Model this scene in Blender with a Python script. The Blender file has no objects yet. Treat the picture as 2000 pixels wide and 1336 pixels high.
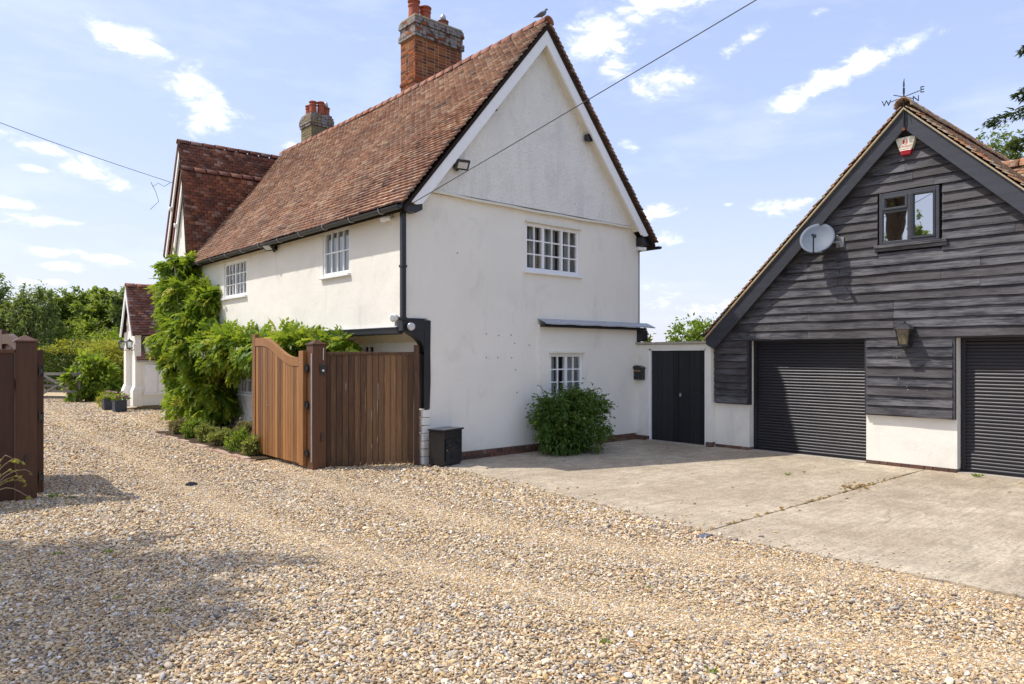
import bpy, bmesh, math, random
import numpy as np
from mathutils import Vector, Matrix, noise as mnoise
random.seed(7)
RNG = np.random.default_rng(7)
SC = bpy.context.scene
COL = SC.collection
R = math.radians
# world axes follow the buildings: +x runs along the farmhouse gable to the right, +y along its long side away from the camera

# ------------------------------------------------------------------ camera
CX, CY, CZ = -6.4533, -9.2811, 1.70
cam_d = bpy.data.cameras.new('camera')
cam = bpy.data.objects.new('camera', cam_d)
COL.objects.link(cam)
cam.location = (CX, CY, CZ)
cam.rotation_euler = (R(90), 0, -math.atan2(.661, .7503))
cam_d.sensor_width = 36
cam_d.lens = 36 * 1407 / 2000
cam_d.shift_y = 25 / 2000
cam_d.clip_start = .05
cam_d.clip_end = 3000
SC.camera = cam
SC.render.resolution_x, SC.render.resolution_y = 1024, 684

# ------------------------------------------------------------------ exposure, sun, sky
SC.view_settings.view_transform = 'Standard'
SC.view_settings.look = 'None'
SC.view_settings.exposure = 1.18
SC.view_settings.gamma = 1
SC.view_settings.use_curve_mapping = False
LDIR = Vector((.48, -.43, -1.0)).normalized()          # the way the sunlight travels
sun_d = bpy.data.lights.new('sun', 'SUN')
sun_d.energy = 2.0
sun_d.angle = R(.55)
sun_d.color = (1, .955, .88)
sun = bpy.data.objects.new('sun', sun_d)
COL.objects.link(sun)
sun.rotation_euler = LDIR.to_track_quat('-Z', 'Y').to_euler()
SUN_EL = math.asin(-LDIR.z)
SUN_ROT = math.atan2(-LDIR.x, -LDIR.y)
SKY_STRENGTH = .15
HEAD = math.degrees(math.atan2(.661, .7503))          # heading of the camera, degrees from +y towards +x


class NT:
    """short-hand for node trees"""
    def __init__(s, nt):
        s.nt = nt; nt.nodes.clear()

    def n(s, t, ins=None, **props):
        nd = s.nt.nodes.new(t)
        for k, v in props.items():
            setattr(nd, k, v)
        for k, v in (ins or {}).items():
            sock = nd.inputs[k]
            if isinstance(v, bpy.types.NodeSocket):
                s.nt.links.new(v, sock)
            else:
                sock.default_value = v
        return nd

    def math(s, op, a, b=None, c=None, clamp=False):
        nd = s.n('ShaderNodeMath', operation=op, use_clamp=clamp)
        for i, v in enumerate((a, b, c)):
            if v is None: continue
            if isinstance(v, bpy.types.NodeSocket): s.nt.links.new(v, nd.inputs[i])
            else: nd.inputs[i].default_value = v
        return nd.outputs[0]

    def vmath(s, op, a, b=None):
        nd = s.n('ShaderNodeVectorMath', operation=op)
        for i, v in enumerate((a, b)):
            if v is None: continue
            if isinstance(v, bpy.types.NodeSocket): s.nt.links.new(v, nd.inputs[i])
            else: nd.inputs[i].default_value = v
        return nd.outputs['Value'] if op in ('DOT_PRODUCT', 'LENGTH', 'DISTANCE') else nd.outputs[0]

    def ramp(s, fac, stops, interp='LINEAR'):
        nd = s.n('ShaderNodeValToRGB', {'Fac': fac})
        cr = nd.color_ramp; cr.interpolation = interp
        while len(cr.elements) < len(stops): cr.elements.new(.5)
        for e, (p, c) in zip(cr.elements, stops):
            e.position = p
            e.color = (c[0], c[1], c[2], 1) if isinstance(c, (tuple, list)) else (c, c, c, 1)
        return nd.outputs[0]

    def mix(s, fac, a, b, mode='MIX'):
        nd = s.n('ShaderNodeMix', data_type='RGBA', blend_type=mode)
        for i, v in ((0, fac), (6, a), (7, b)):
            if isinstance(v, bpy.types.NodeSocket): s.nt.links.new(v, nd.inputs[i])
            elif i == 0: nd.inputs[0].default_value = v
            else: nd.inputs[i].default_value = (v[0], v[1], v[2], 1)
        return nd.outputs[2]

    def noise(s, vec, scale, detail=4, rough=.55, dist=0.):
        return s.n('ShaderNodeTexNoise', {'Vector': vec, 'Scale': scale, 'Detail': detail, 'Roughness': rough, 'Distortion': dist}).outputs[0]

    def mapped(s, vec, scale=(1, 1, 1), rot=(0, 0, 0), loc=(0, 0, 0)):
        return s.n('ShaderNodeMapping', {'Vector': vec, 'Scale': scale, 'Rotation': rot, 'Location': loc}).outputs[0]


def build_world():
    w = bpy.data.worlds.new('World')
    SC.world = w
    w.use_nodes = True
    t = NT(w.node_tree)
    d = t.vmath('NORMALIZE', t.n('ShaderNodeTexCoord').outputs['Generated'])
    sky = t.n('ShaderNodeTexSky', sky_type='NISHITA', sun_disc=False, sun_elevation=SUN_EL, sun_rotation=SUN_ROT,
              air_density=1.0, dust_density=2.2, ozone_density=1.6, altitude=20).outputs[0]
    z = t.n('ShaderNodeSeparateXYZ', {0: d}).outputs[2]
    # thin high veil: the summer sky of the photograph is pale and whitens towards the horizon
    veil = t.ramp(z, [(0, .90), (.10, .82), (.28, .72), (.6, .70), (1, .70)])
    veil_col = t.ramp(z, [(0, (2.65, 2.75, 3.05)), (.10, (2.15, 2.38, 3.0)), (.26, (1.60, 1.94, 2.92)), (.45, (1.45, 1.82, 2.87)), (1, (1.42, 1.8, 2.85))])
    base = t.mix(veil, t.vmath('MULTIPLY', sky, (1.05, .93, .84)), veil_col)
    # cloud groups by compass bearing (relative to the drive's heading), elevation, half sizes and tilt in degrees
    groups = [(-27.5, 20.8, 3.2, 1.0, -14, 1.0), (-24.0, 18.6, 2.6, 1.5, -40, 1.0), (-22.8, 16.6, 1.9, 1.1, 5, .95),
              (-33.4, 13.6, 2.4, .55, -14, .9), (-30.8, 12.6, 1.8, .9, -18, .95), (-29.2, 11.9, 1.3, .6, -12, .8), (-33.6, 12.2, 1.4, .3, -4, .8),
              (-34.6, 9.8, 1.8, .42, -2, .9), (-33.2, 8.85, 2.2, .5, 0, .95),
              (-32.4, 6.8, 1.6, .42, 0, .9), (-30.0, 6.75, 2.2, .5, -6, .9), (-31.6, 5.95, 1.5, .4, -2, .95), (-33.2, 4.85, 1.8, .3, 0, .8),
              (7.0, 23.7, 2.5, 2.0, -20, .95), (7.6, 21.6, 1.8, 1.0, -30, .8), (11.2, 25.9, 3.2, 1.7, 8, 1.0), (12.0, 20.3, 2.6, 1.1, 0, .95),
              (25.0, 19.7, 3.4, .95, 16, .95), (21.8, 18.5, 2.4, 1.0, 24, .9), (20.4, 10.9, 2.0, .75, 0, .95), (22.4, 11.3, .5, .25, 0, .7),
              (11.3, 11.0, 1.7, .6, 6, .9), (11.6, 8.9, 2.0, .7, 0, .8), (9.4, 16.0, 1.4, .5, -20, .75), (-16.8, 15.6, 1.2, .3, 6, .6), (16.6, 11.3, .5, .2, 0, .7),
              (13.6, 3.6, 4.5, .9, 0, .62), (8.5, 5.6, 3.0, .7, 0, .5), (18.4, 22.6, 1.3, .45, 20, .7), (22.8, 23.7, 1.0, .35, 5, .7), (16.5, 21.8, 1.8, .5, 25, .65), (15.5, 25.6, 1.2, .5, 20, .7),
              (28.6, 20.4, 1.4, .7, 20, .6), (-9.0, 27.5, 1.8, .5, 10, .5)]
    rr = random.Random(3)
    for k in range(22):                                # sky goes on round the compass; unseen clouds added, enlarged for more ambient light
        groups.append((48 + k * 12.2 + rr.uniform(-5, 5), rr.uniform(6, 48), rr.uniform(3, 6.5), rr.uniform(1.0, 2.6), rr.uniform(-20, 20), rr.uniform(.7, 1)))
    dens = None
    for az, el, sa, se, tilt, k in groups:
        a, e, tl = R(HEAD + az), R(el), R(tilt)
        U0 = Vector((-math.sin(a) * math.sin(e), -math.cos(a) * math.sin(e), math.cos(e)))
        R0 = Vector((math.cos(a), -math.sin(a), 0))
        D0 = Vector((math.sin(a) * math.cos(e), math.cos(a) * math.cos(e), math.sin(e)))
        rv = (R0 * math.cos(tl) + U0 * math.sin(tl)) / R(sa)
        uv = (U0 * math.cos(tl) - R0 * math.sin(tl)) / R(se)
        pa = t.vmath('DOT_PRODUCT', d, tuple(rv))
        pb = t.vmath('DOT_PRODUCT', d, tuple(uv))
        q = t.math('MULTIPLY_ADD', pa, pa, t.math('MULTIPLY', pb, pb))
        g = t.math('MULTIPLY', t.math('EXPONENT', t.math('MULTIPLY', q, -.8)), k)
        dens = g if dens is None else t.math('MAXIMUM', dens, g)
    zc = t.math('MAXIMUM', t.math('ADD', z, .12), .05)
    plane = t.vmath('DIVIDE', d, t.n('ShaderNodeCombineXYZ', {0: zc, 1: zc, 2: zc}).outputs[0])
    n1 = t.noise(plane, 4.2, 7, .62, .35)
    n2 = t.noise(t.mapped(d, (1, 1, 2.0)), 26, 6, .62, .4)
    n = t.math('ADD', t.math('MULTIPLY', t.math('SUBTRACT', n1, .5), .9), t.math('MULTIPLY', t.math('SUBTRACT', n2, .5), 1.7))
    c = t.math('ADD', dens, n)
    cov = t.n('ShaderNodeMapRange', {'Value': c, 'From Min': .26, 'From Max': 1.20}, interpolation_type='SMOOTHSTEP').outputs[0]
    cov = t.math('MULTIPLY', t.math('POWER', cov, 1.5), t.math('GREATER_THAN', z, 0.0))
    haze = t.n('ShaderNodeMapRange', {'Value': t.noise(t.mapped(d, (1, 1, 3.5)), 5, 5, .6), 'From Min': .5, 'From Max': .8, 'To Max': .25}).outputs[0]
    base = t.mix(haze, base, (3.7, 3.85, 4.2))
    ccol = t.mix(t.ramp(n2, [(.35, 0), (.65, 1)]), (3.3, 3.4, 3.7), (6.0, 5.9, 5.8))
    col = t.mix(t.math('MULTIPLY', cov, .96), base, ccol)
    bg = t.n('ShaderNodeBackground', {'Color': col, 'Strength': SKY_STRENGTH})
    t.nt.links.new(bg.outputs[0], t.n('ShaderNodeOutputWorld').inputs[0])


build_world()


# ------------------------------------------------------------------ materials
def new_mat(name):
    m = bpy.data.materials.new(name)
    m.use_nodes = True
    return m, NT(m.node_tree)


def finish(t, color, rough=.8, bump=None, bstr=.3, bdist=.01, spec=.3, metal=0., coat=0.):
    ins = {'Base Color': color if isinstance(color, bpy.types.NodeSocket) else (*color, 1), 'Roughness': rough, 'Specular IOR Level': spec, 'Metallic': metal, 'Coat Weight': coat}
    p = t.n('ShaderNodeBsdfPrincipled', ins)
    if bump is not None:
        b = t.n('ShaderNodeBump', {'Height': bump, 'Strength': bstr, 'Distance': bdist})
        t.nt.links.new(b.outputs[0], p.inputs['Normal'])
    t.nt.links.new(p.outputs[0], t.n('ShaderNodeOutputMaterial').inputs[0])
    return p


def pos(t): return t.n('ShaderNodeNewGeometry').outputs['Position']


def rnd(t):
    """one number per separate piece, whether it is an object of its own or an island of a joined mesh"""
    g = t.n('ShaderNodeNewGeometry').outputs['Random Per Island']
    o = t.n('ShaderNodeObjectInfo').outputs['Random']
    return t.math('FRACT', t.math('ADD', g, t.math('MULTIPLY', o, 7.31)))


def rnd_obj(t): return t.n('ShaderNodeObjectInfo').outputs['Random']


def m_plain(name, col, rough=.5, spec=.4, var=.12, scale=9, metal=0., bstr=.15):
    m, t = new_mat(name)
    p = pos(t)
    n = t.noise(p, scale, 5, .6)
    c = t.mix(t.ramp(n, [(.3, 0), (.7, 1)]), tuple(x * (1 - var) for x in col), tuple(min(1, x * (1 + var)) for x in col))
    finish(t, c, t.n('ShaderNodeMapRange', {'Value': n, 'To Min': rough - .08, 'To Max': rough + .1}).outputs[0], t.noise(p, 60, 3), bstr, .004, spec, metal)
    return m


def m_render(name, col=(.86, .825, .735), rough_cast=False):
    m, t = new_mat(name)
    p = pos(t)
    big = t.noise(p, .9, 5, .6)
    streak = t.noise(t.mapped(p, (3.2, 3.2, .45)), 1.3, 6, .62, .3)
    fine = t.noise(p, 34, 5, .6)
    c = t.mix(t.ramp(big, [(.35, 0), (.7, 1)]), col, tuple(x * .93 for x in col))
    grey = (.60, .585, .55) if not rough_cast else (.47, .475, .48)
    lo, hi = (.60, .84) if not rough_cast else (.50, .80)
    z = t.n('ShaderNodeSeparateXYZ', {0: p}).outputs[2]
    st = t.ramp(streak, [(lo, 0), (hi, 1)])
    if rough_cast:
        zf = t.n('ShaderNodeMapRange', {'Value': z, 'From Min': 4.2, 'From Max': 6.9, 'To Min': 1.0, 'To Max': .25}).outputs[0]
        st = t.math('MULTIPLY', st, zf)
    c = t.mix(t.math('MULTIPLY', st, .6), c, grey)
    sm = t.math('MULTIPLY', t.ramp(t.noise(t.mapped(p, (1, 1, .7), loc=(4, 2, 7)), 1.9, 7, .68, .5), [(.54, 0), (.72, 1)]), .40)
    c = t.mix(sm, c, (.58, .56, .50))
    # damp dirt splashed at the foot of the wall
    foot = t.n('ShaderNodeMapRange', {'Value': t.math('ADD', z, t.math('MULTIPLY', big, .5)), 'From Min': .25, 'From Max': .75, 'To Min': .18, 'To Max': 0}).outputs[0]
    c = t.mix(foot, c, (.50, .47, .40))
    speck = t.ramp(t.noise(p, 70, 3, .7), [(.72, 0), (.80, 1)])
    c = t.mix(t.math('MULTIPLY', speck, .35), c, (.35, .33, .30))
    if rough_cast:
        v = t.n('ShaderNodeTexVoronoi', {'Vector': t.mapped(p, (1, 1, 1)), 'Scale': 26}).outputs[0]
        h = t.math('ADD', t.math('MULTIPLY', v, .8), t.math('MULTIPLY', t.noise(p, 11, 5, .65), 1.6))
        finish(t, c, .92, h, .75, .02, .15)
    else:
        h = t.math('ADD', t.math('MULTIPLY', t.noise(p, 2.6, 4, .5), 2.0), t.math('MULTIPLY', fine, .35))
        finish(t, c, .85, h, .40, .016, .2)
    return m


def m_tile(name, stops, moss=.5, lichen=0.):
    m, t = new_mat(name)
    p = pos(t)
    r = rnd(t)
    c = t.ramp(r, stops)
    n = t.noise(p, 13, 6, .65)
    c = t.mix(t.ramp(n, [(.28, .55), (.55, 0)]), c, (.075, .052, .046))
    big = t.noise(p, .75, 5, .65)
    c = t.mix(t.math('MULTIPLY', t.ramp(big, [(.44, 0), (.66, 1)]), moss), c, (.075, .048, .042))
    pale = t.ramp(t.noise(p, 42, 4, .7), [(.60, 0), (.72, 1)])
    c = t.mix(t.math('MULTIPLY', pale, .42), c, (.46, .36, .27))
    if lichen:
        l = t.ramp(t.noise(p, 8, 4, .7), [(.50, 0), (.58, 1)])
        c = t.mix(t.math('MULTIPLY', l, lichen), c, (.42, .39, .31))
        l2 = t.ramp(t.noise(t.mapped(p, loc=(9, 3, 1)), 5.5, 4, .7), [(.62, 0), (.66, 1)])
        c = t.mix(t.math('MULTIPLY', l2, lichen), c, (.55, .27, .03))
    finish(t, c, .85, n, .5, .012, .2)
    return m


CLAY = [(0, (.27, .135, .085)), (.16, (.39, .215, .135)), (.32, (.30, .15, .10)), (.48, (.46, .265, .16)), (.60, (.34, .185, .13)), (.72, (.55, .385, .26)), (.82, (.18, .115, .095)), (.90, (.41, .245, .175)), (1, (.54, .39, .28))]
CLAY_DARK = [(0, (.11, .05, .036)), (.3, (.25, .10, .065)), (.5, (.17, .08, .065)), (.7, (.36, .16, .09)), (.85, (.11, .06, .055)), (1, (.46, .31, .25))]
CLAY_OLD = [(0, (.36, .25, .15)), (.25, (.42, .16, .07)), (.5, (.34, .28, .20)), (.75, (.46, .20, .09)), (1, (.28, .20, .13))]


def m_brick(name, stops, dirt=.3, white=0.):
    m, t = new_mat(name)
    p = pos(t)
    c = t.ramp(rnd(t), stops)
    n = t.noise(p, 24, 5, .65)
    c = t.mix(t.math('MULTIPLY', t.ramp(n, [(.35, 1), (.6, 0)]), dirt), c, (.05, .035, .03))
    if white:
        l = t.ramp(t.noise(p, 9, 6, .72), [(.40, 0), (.52, 1)])
        c = t.mix(t.math('MULTIPLY', l, white), c, (.40, .39, .37))
    finish(t, c, .9, n, .5, .008, .15)
    return m


def m_wood(name, dark, light, axis='z', rough=.55, worn=0.):
    m, t = new_mat(name)
    p = pos(t)
    r = rnd_obj(t)
    off = t.n('ShaderNodeCombineXYZ', {0: t.math('MULTIPLY', r, 37.0), 1: t.math('MULTIPLY', r, 17.0), 2: t.math('MULTIPLY', r, 53.0)}).outputs[0]
    q = t.vmath('ADD', p, off)
    sc = {'z': (22, 22, 1.1), 'y': (18, 1.0, 22), 'x': (1.0, 18, 22)}[axis]
    g = t.noise(t.mapped(q, sc), 2.2, 6, .62, .6)
    g2 = t.noise(t.mapped(q, tuple(s * .3 for s in sc)), 1.6, 4, .6)
    f = t.math('ADD', t.math('MULTIPLY', t.ramp(g, [(.25, 0), (.75, 1)]), .55), t.math('MULTIPLY', t.ramp(g2, [(.3, 0), (.7, 1)]), .25))
    f = t.math('ADD', f, t.math('MULTIPLY', t.math('SUBTRACT', r, .5), .85), clamp=True)
    c = t.mix(f, dark, light)
    if worn:
        s = t.ramp(t.noise(t.mapped(q, tuple(x * .5 for x in sc)), 3.5, 4, .7), [(.60, 0), (.74, 1)])
        c = t.mix(t.math('MULTIPLY', s, worn), c, tuple(min(1, x * 2.3 + .03) for x in light))
    finish(t, c, rough, g, .28, .004, .35)
    return m


def m_board(name):
    """black-stained weatherboard, silvered along the grain"""
    m, t = new_mat(name)
    p = pos(t)
    r = rnd_obj(t)
    off = t.n('ShaderNodeCombineXYZ', {0: 0., 1: t.math('MULTIPLY', r, 61.0), 2: t.math('MULTIPLY', r, 29.0)}).outputs[0]
    q = t.vmath('ADD', p, off)
    g = t.noise(t.mapped(q, (1, 1.6, 26)), 2.0, 7, .66, .9)
    k = t.noise(t.mapped(q, (1, 1.0, 3.0)), 1.7, 4, .6)
    knot = t.ramp(t.noise(t.mapped(q, (1, 5.5, 16)), 1.0, 2, .5), [(.70, 0), (.76, 1)])
    f = t.math('ADD', t.math('MULTIPLY', t.ramp(g, [(.32, 0), (.72, 1)]), .6), t.math('MULTIPLY', t.ramp(k, [(.35, 0), (.7, 1)]), .4))
    c = t.mix(t.ramp(f, [(.22, 0), (.80, 1)]), (.013, .013, .018), (.172, .167, .176))
    c = t.mix(t.math('MULTIPLY', r, .45), c, (.030, .029, .033))
    c = t.mix(t.math('MULTIPLY', t.math('SUBTRACT', r, .35, clamp=True), .5), c, (.060, .045, .038))
    c = t.mix(t.math('MULTIPLY', knot, .6), c, (.018, .016, .018))
    finish(t, c, t.n('ShaderNodeMapRange', {'Value': g, 'To Min': .5, 'To Max': .8}).outputs[0], t.math('SUBTRACT', g, t.math('MULTIPLY', knot, .3)), .45, .006, .35)
    return m


def m_glass(name, tint=(.75, .80, .80), refl=.12):
    m, t = new_mat(name)
    lw = t.n('ShaderNodeLayerWeight', {'Blend': .25}).outputs['Fresnel']
    fac = t.math('ADD', t.math('MULTIPLY', lw, .9), refl, clamp=True)
    nz = t.noise(pos(t), 2.5, 2, .5)
    b = t.n('ShaderNodeBump', {'Height': nz, 'Strength': .04, 'Distance': .02})
    gl = t.n('ShaderNodeBsdfGlossy', {'Color': (.95, .97, 1, 1), 'Roughness': .015, 'Normal': b.outputs[0]})
    tr = t.n('ShaderNodeBsdfTransparent', {'Color': (*tint, 1)})
    mx = t.n('ShaderNodeMixShader', {0: fac, 1: tr.outputs[0], 2: gl.outputs[0]})
    t.nt.links.new(mx.outputs[0], t.n('ShaderNodeOutputMaterial').inputs[0])
    return m


def m_leaf(name, stops, trans=.45, gloss=.35):
    m, t = new_mat(name)
    r = t.n('ShaderNodeAttribute', attribute_name='rnd').outputs['Fac']
    big = t.noise(pos(t), 1.4, 3, .6)
    c = t.ramp(t.math('ADD', t.math('MULTIPLY', r, .75), t.math('MULTIPLY', t.ramp(big, [(.3, 0), (.7, 1)]), .25)), stops)
    p = t.n('ShaderNodeBsdfPrincipled', {'Base Color': c, 'Roughness': .48, 'Specular IOR Level': gloss})
    tc = t.mix(.55, c, (.30, .36, .02))
    tr = t.n('ShaderNodeBsdfTranslucent', {'Color': tc})
    mx = t.n('ShaderNodeMixShader', {0: trans, 1: p.outputs[0], 2: tr.outputs[0]})
    t.nt.links.new(mx.outputs[0], t.n('ShaderNodeOutputMaterial').inputs[0])
    return m


def m_pebble(name):
    m, t = new_mat(name)
    r = t.n('ShaderNodeObjectInfo').outputs['Random']
    c = t.ramp(r, [(0, (.55, .36, .14)), (.12, (.78, .61, .36)), (.24, (.36, .20, .08)), (.32, (.88, .77, .56)), (.43, (.66, .47, .23)), (.53, (.28, .20, .13)),
                   (.60, (.82, .66, .41)), (.68, (.17, .16, .15)), (.75, (.93, .88, .78)), (.82, (.075, .072, .074)), (.88, (.62, .50, .35)), (.94, (.40, .37, .34)), (1, (.60, .35, .15))])
    n = t.noise(t.vmath('MULTIPLY', pos(t), (1, 1, 1)), 60, 3, .6)
    c = t.mix(t.ramp(n, [(.35, .35), (.65, 0)]), c, (.20, .13, .08))
    finish(t, c, .62, n, .3, .003, .35)
    return m


def m_gravel(name):
    m, t = new_mat(name)
    p = pos(t)
    vo = t.n('ShaderNodeTexVoronoi', {'Vector': t.mapped(p, (1, 1, .2)), 'Scale': 40, 'Randomness': 1.})
    cell = t.n('ShaderNodeSeparateColor', {0: vo.outputs['Color']}).outputs[0]
    c = t.ramp(cell, [(0, (.52, .34, .14)), (.2, (.74, .55, .28)), (.4, (.42, .24, .09)), (.55, (.82, .68, .44)), (.7, (.66, .47, .26)), (.82, (.32, .28, .24)), (.92, (.86, .77, .62)), (1, (.60, .38, .19))])
    d = vo.outputs['Distance']
    c = t.mix(t.ramp(d, [(.45, 0), (.8, .75)]), c, (.10, .07, .045))
    big = t.noise(p, .6, 5, .6)
    c = t.mix(t.math('MULTIPLY', t.ramp(big, [(.4, 0), (.7, 1)]), .25), c, (.66, .53, .37))
    finish(t, c, .85, t.math('SUBTRACT', 1.0, d), .9, .016, .2)
    return m


def m_concrete(name):
    m, t = new_mat(name)
    p = pos(t)
    big = t.noise(p, .8, 6, .65, .4)
    mid = t.noise(p, 5, 6, .65)
    comb = t.noise(t.mapped(p, (2.0, 60, 1)), 1.0, 4, .6, .5)      # tamped ripples across the slab
    fine = t.noise(p, 120, 4, .7)
    c = t.mix(t.ramp(big, [(.34, 0), (.66, 1)]), (.38, .30, .21), (.62, .525, .39))
    c = t.mix(t.math('MULTIPLY', t.ramp(mid, [(.40, 1), (.60, 0)]), .45), c, (.26, .215, .155))
    c = t.mix(t.math('MULTIPLY', t.ramp(comb, [(.38, 1), (.56, 0)]), .30), c, (.27, .225, .165))
    streak = t.noise(t.mapped(p, (1.1, 13, 1), (0, 0, .5)), 1.5, 6, .7, .6)
    c = t.mix(t.math('MULTIPLY', t.ramp(streak, [(.36, 1), (.52, 0)]), .45), c, (.23, .185, .125))
    scar = t.ramp(t.noise(t.mapped(p, (1, 2.2, 1), loc=(7, 1, 0)), 2.3, 5, .7), [(.68, 0), (.72, 1)])
    c = t.mix(t.math('MULTIPLY', scar, .55), c, (.66, .61, .53))
    grit = t.noise(p, 30, 4, .78)
    c = t.mix(t.math('MULTIPLY', t.ramp(grit, [(.36, 1), (.47, 0)]), .65), c, (.15, .125, .095))
    c = t.mix(t.math('MULTIPLY', t.ramp(grit, [(.56, 0), (.66, 1)]), .5), c, (.70, .62, .48))
    spot = t.ramp(t.noise(p, 1.7, 4, .6, .6), [(.64, 0), (.74, 1)])
    c = t.mix(t.math('MULTIPLY', spot, .45), c, (.16, .14, .11))
    crack = t.ramp(t.n('ShaderNodeTexVoronoi', {'Vector': t.vmath('ADD', t.vmath('MULTIPLY', p, (.32, .32, 0)), t.n('ShaderNodeCombineXYZ', {0: t.math('MULTIPLY', mid, .10), 1: t.math('MULTIPLY', big, .2)}).outputs[0]), 'Scale': 1.0}, feature='DISTANCE_TO_EDGE').outputs[0], [(0, .55), (.004, 0)])
    c = t.mix(t.math('MULTIPLY', crack, t.ramp(big, [(.48, 0), (.56, 1)])), c, (.10, .085, .06))
    h = t.math('ADD', t.math('MULTIPLY', comb, .7), t.math('ADD', t.math('MULTIPLY', mid, .6), t.math('MULTIPLY', fine, .5)))
    finish(t, c, .9, h, .55, .010, .15)
    return m


def m_ground(name):
    m, t = new_mat(name)
    p = pos(t)
    n = t.noise(p, .35, 6, .6); f = t.noise(p, 9, 5, .7)
    c = t.mix(t.ramp(n, [(.35, 0), (.65, 1)]), (.075, .085, .03), (.21, .17, .08))
    c = t.mix(t.ramp(f, [(.35, .6), (.65, 0)]), c, (.04, .045, .02))
    finish(t, c, .95, f, .8, .05, .1)
    return m


M = {}
M['render'] = m_render('cream lime render')
M['render2'] = m_render('cream wall paint', (.86, .83, .745))
M['roughcast'] = m_render('roughcast plaster', (.84, .82, .76), True)
M['white'] = m_plain('white gloss paint', (.86, .86, .85), .38, .45, .04)
M['cream'] = m_plain('cream paint', (.70, .64, .48), .55, .35, .08)
M['black'] = m_plain('black paint', (.016, .017, .021), .36, .5, .25)
M['blackwood'] = m_wood('black stained timber', (.020, .020, .025), (.070, .070, .080), 'y', .5)
M['bargeblack'] = m_wood('black barge timber', (.026, .028, .036), (.062, .066, .080), 'y', .5)
M['board'] = m_board('weathered black board')
M['doorblack'] = m_wood('dark door paint', (.011, .012, .015), (.024, .026, .031), 'z', .5)
M['tile'] = m_tile('clay plain tile', CLAY, .40)
M['tile_dark'] = m_tile('dark clay tile', CLAY_DARK, .55)
M['tile_old'] = m_tile('lichened clay tile', CLAY_OLD, .15, .75)
M['ridge'] = m_tile('clay ridge', [(0, (.36, .15, .09)), (.4, (.44, .22, .15)), (.7, (.31, .14, .10)), (1, (.42, .24, .18))], .25)
M['deck'] = m_plain('roof underlay', (.035, .025, .02), .9, .1)
M['brick'] = m_brick('red brick', [(0, (.30, .080, .028)), (.22, (.38, .12, .036)), (.40, (.15, .052, .030)), (.55, (.25, .075, .034)), (.70, (.40, .15, .05)), (.82, (.085, .040, .030)), (1, (.28, .085, .036))], .3)
M['brick_grey'] = m_brick('lichened brick', [(0, (.15, .075, .052)), (.5, (.10, .062, .050)), (1, (.19, .10, .07))], .3, .62)
M['brick_gault'] = m_brick('gault brick', [(0, (.30, .24, .13)), (.5, (.22, .18, .10)), (1, (.34, .28, .17))], .35)
M['brick_plinth'] = m_brick('plinth brick', [(0, (.15, .075, .052)), (.4, (.21, .10, .068)), (.7, (.10, .06, .05)), (1, (.27, .185, .13))], .5)
M['brick_bed'] = m_brick('edging brick', [(0, (.44, .30, .22)), (.5, (.50, .39, .30)), (1, (.38, .24, .17))], .3)
M['mortar'] = m_plain('lime mortar', (.44, .36, .24), .95, .1, .2, 30)
M['mortar_dark'] = m_plain('soot mortar', (.18, .15, .12), .95, .1, .25, 30)
M['terracotta'] = m_plain('terracotta pot', (.36, .095, .050), .7, .3, .2, 14)
M['terracotta_dark'] = m_plain('weathered pot', (.24, .10, .085), .75, .3, .2, 14)
M['lead'] = m_plain('lead sheet', (.40, .41, .42), .55, .4, .2, 14)
M['steel'] = m_plain('galvanised steel', (.45, .46, .47), .4, .5, .1, 20, .7)
M['soffit'] = m_plain('soffit paint', (.74, .70, .60), .6, .3, .05)
M['wood_leaf'] = m_wood('oiled iroko board', (.125, .052, .017), (.42, .195, .062), 'z', .42)
M['wood_panel'] = m_wood('weathered iroko panel', (.060, .028, .013), (.26, .140, .060), 'z', .48, .5)
M['wood_post'] = m_wood('dark iroko post', (.055, .021, .010), (.125, .054, .025), 'z', .45)
M['wood_grey'] = m_wood('silvered oak rail', (.11, .10, .09), (.26, .24, .215), 'y', .75)
M['shutter'] = m_plain('roller shutter', (.006, .006, .012), .44, .55, .35, 3)
M['glass'] = m_glass('window glass')
M['glass_sky'] = m_glass('coated window glass', (.55, .60, .62), .50)
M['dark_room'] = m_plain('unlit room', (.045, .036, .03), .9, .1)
M['curtain'] = m_plain('white curtain', (.70, .70, .69), .9, .1, .06)
M['plastic_white'] = m_plain('white plastic', (.78, .78, .76), .3, .5, .03)
M['plastic_black'] = m_plain('black plastic', (.014, .015, .018), .18, .6, .2)
M['lens'] = m_plain('lamp lens', (.55, .57, .60), .15, .6, .1)
M['red'] = m_plain('red plastic', (.32, .010, .018), .25, .5, .05)
M['red_print'] = m_plain('red print', (.45, .012, .02), .5, .3, .02)
M['ivory'] = m_plain('ivory plastic', (.74, .70, .55), .3, .5, .03)
M['dish'] = m_plain('grey dish', (.105, .13, .17), .55, .3, .12)
M['amber'] = m_glass('lamp glass', (.62, .58, .30), .18)
M['rust'] = m_plain('rust', (.20, .08, .035), .8, .2, .3, 30)
M['brass'] = m_plain('brass plate', (.30, .18, .09), .4, .5, .1, 9, .5)
M['planter'] = m_plain('slate planter', (.035, .042, .060), .5, .4, .15)
M['slate'] = m_plain('blue slate', (.11, .115, .14), .6, .3, .2)
M['soil'] = m_plain('soil', (.06, .04, .025), .95, .1, .3, 40)
M['stone'] = m_plain('stone step', (.42, .37, .30), .9, .15, .15, 8)
M['bark'] = m_plain('bark', (.10, .075, .055), .9, .1, .35, 16, 0, .6)
M['stem'] = m_plain('pale stem', (.33, .25, .15), .8, .2, .25, 20)
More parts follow.
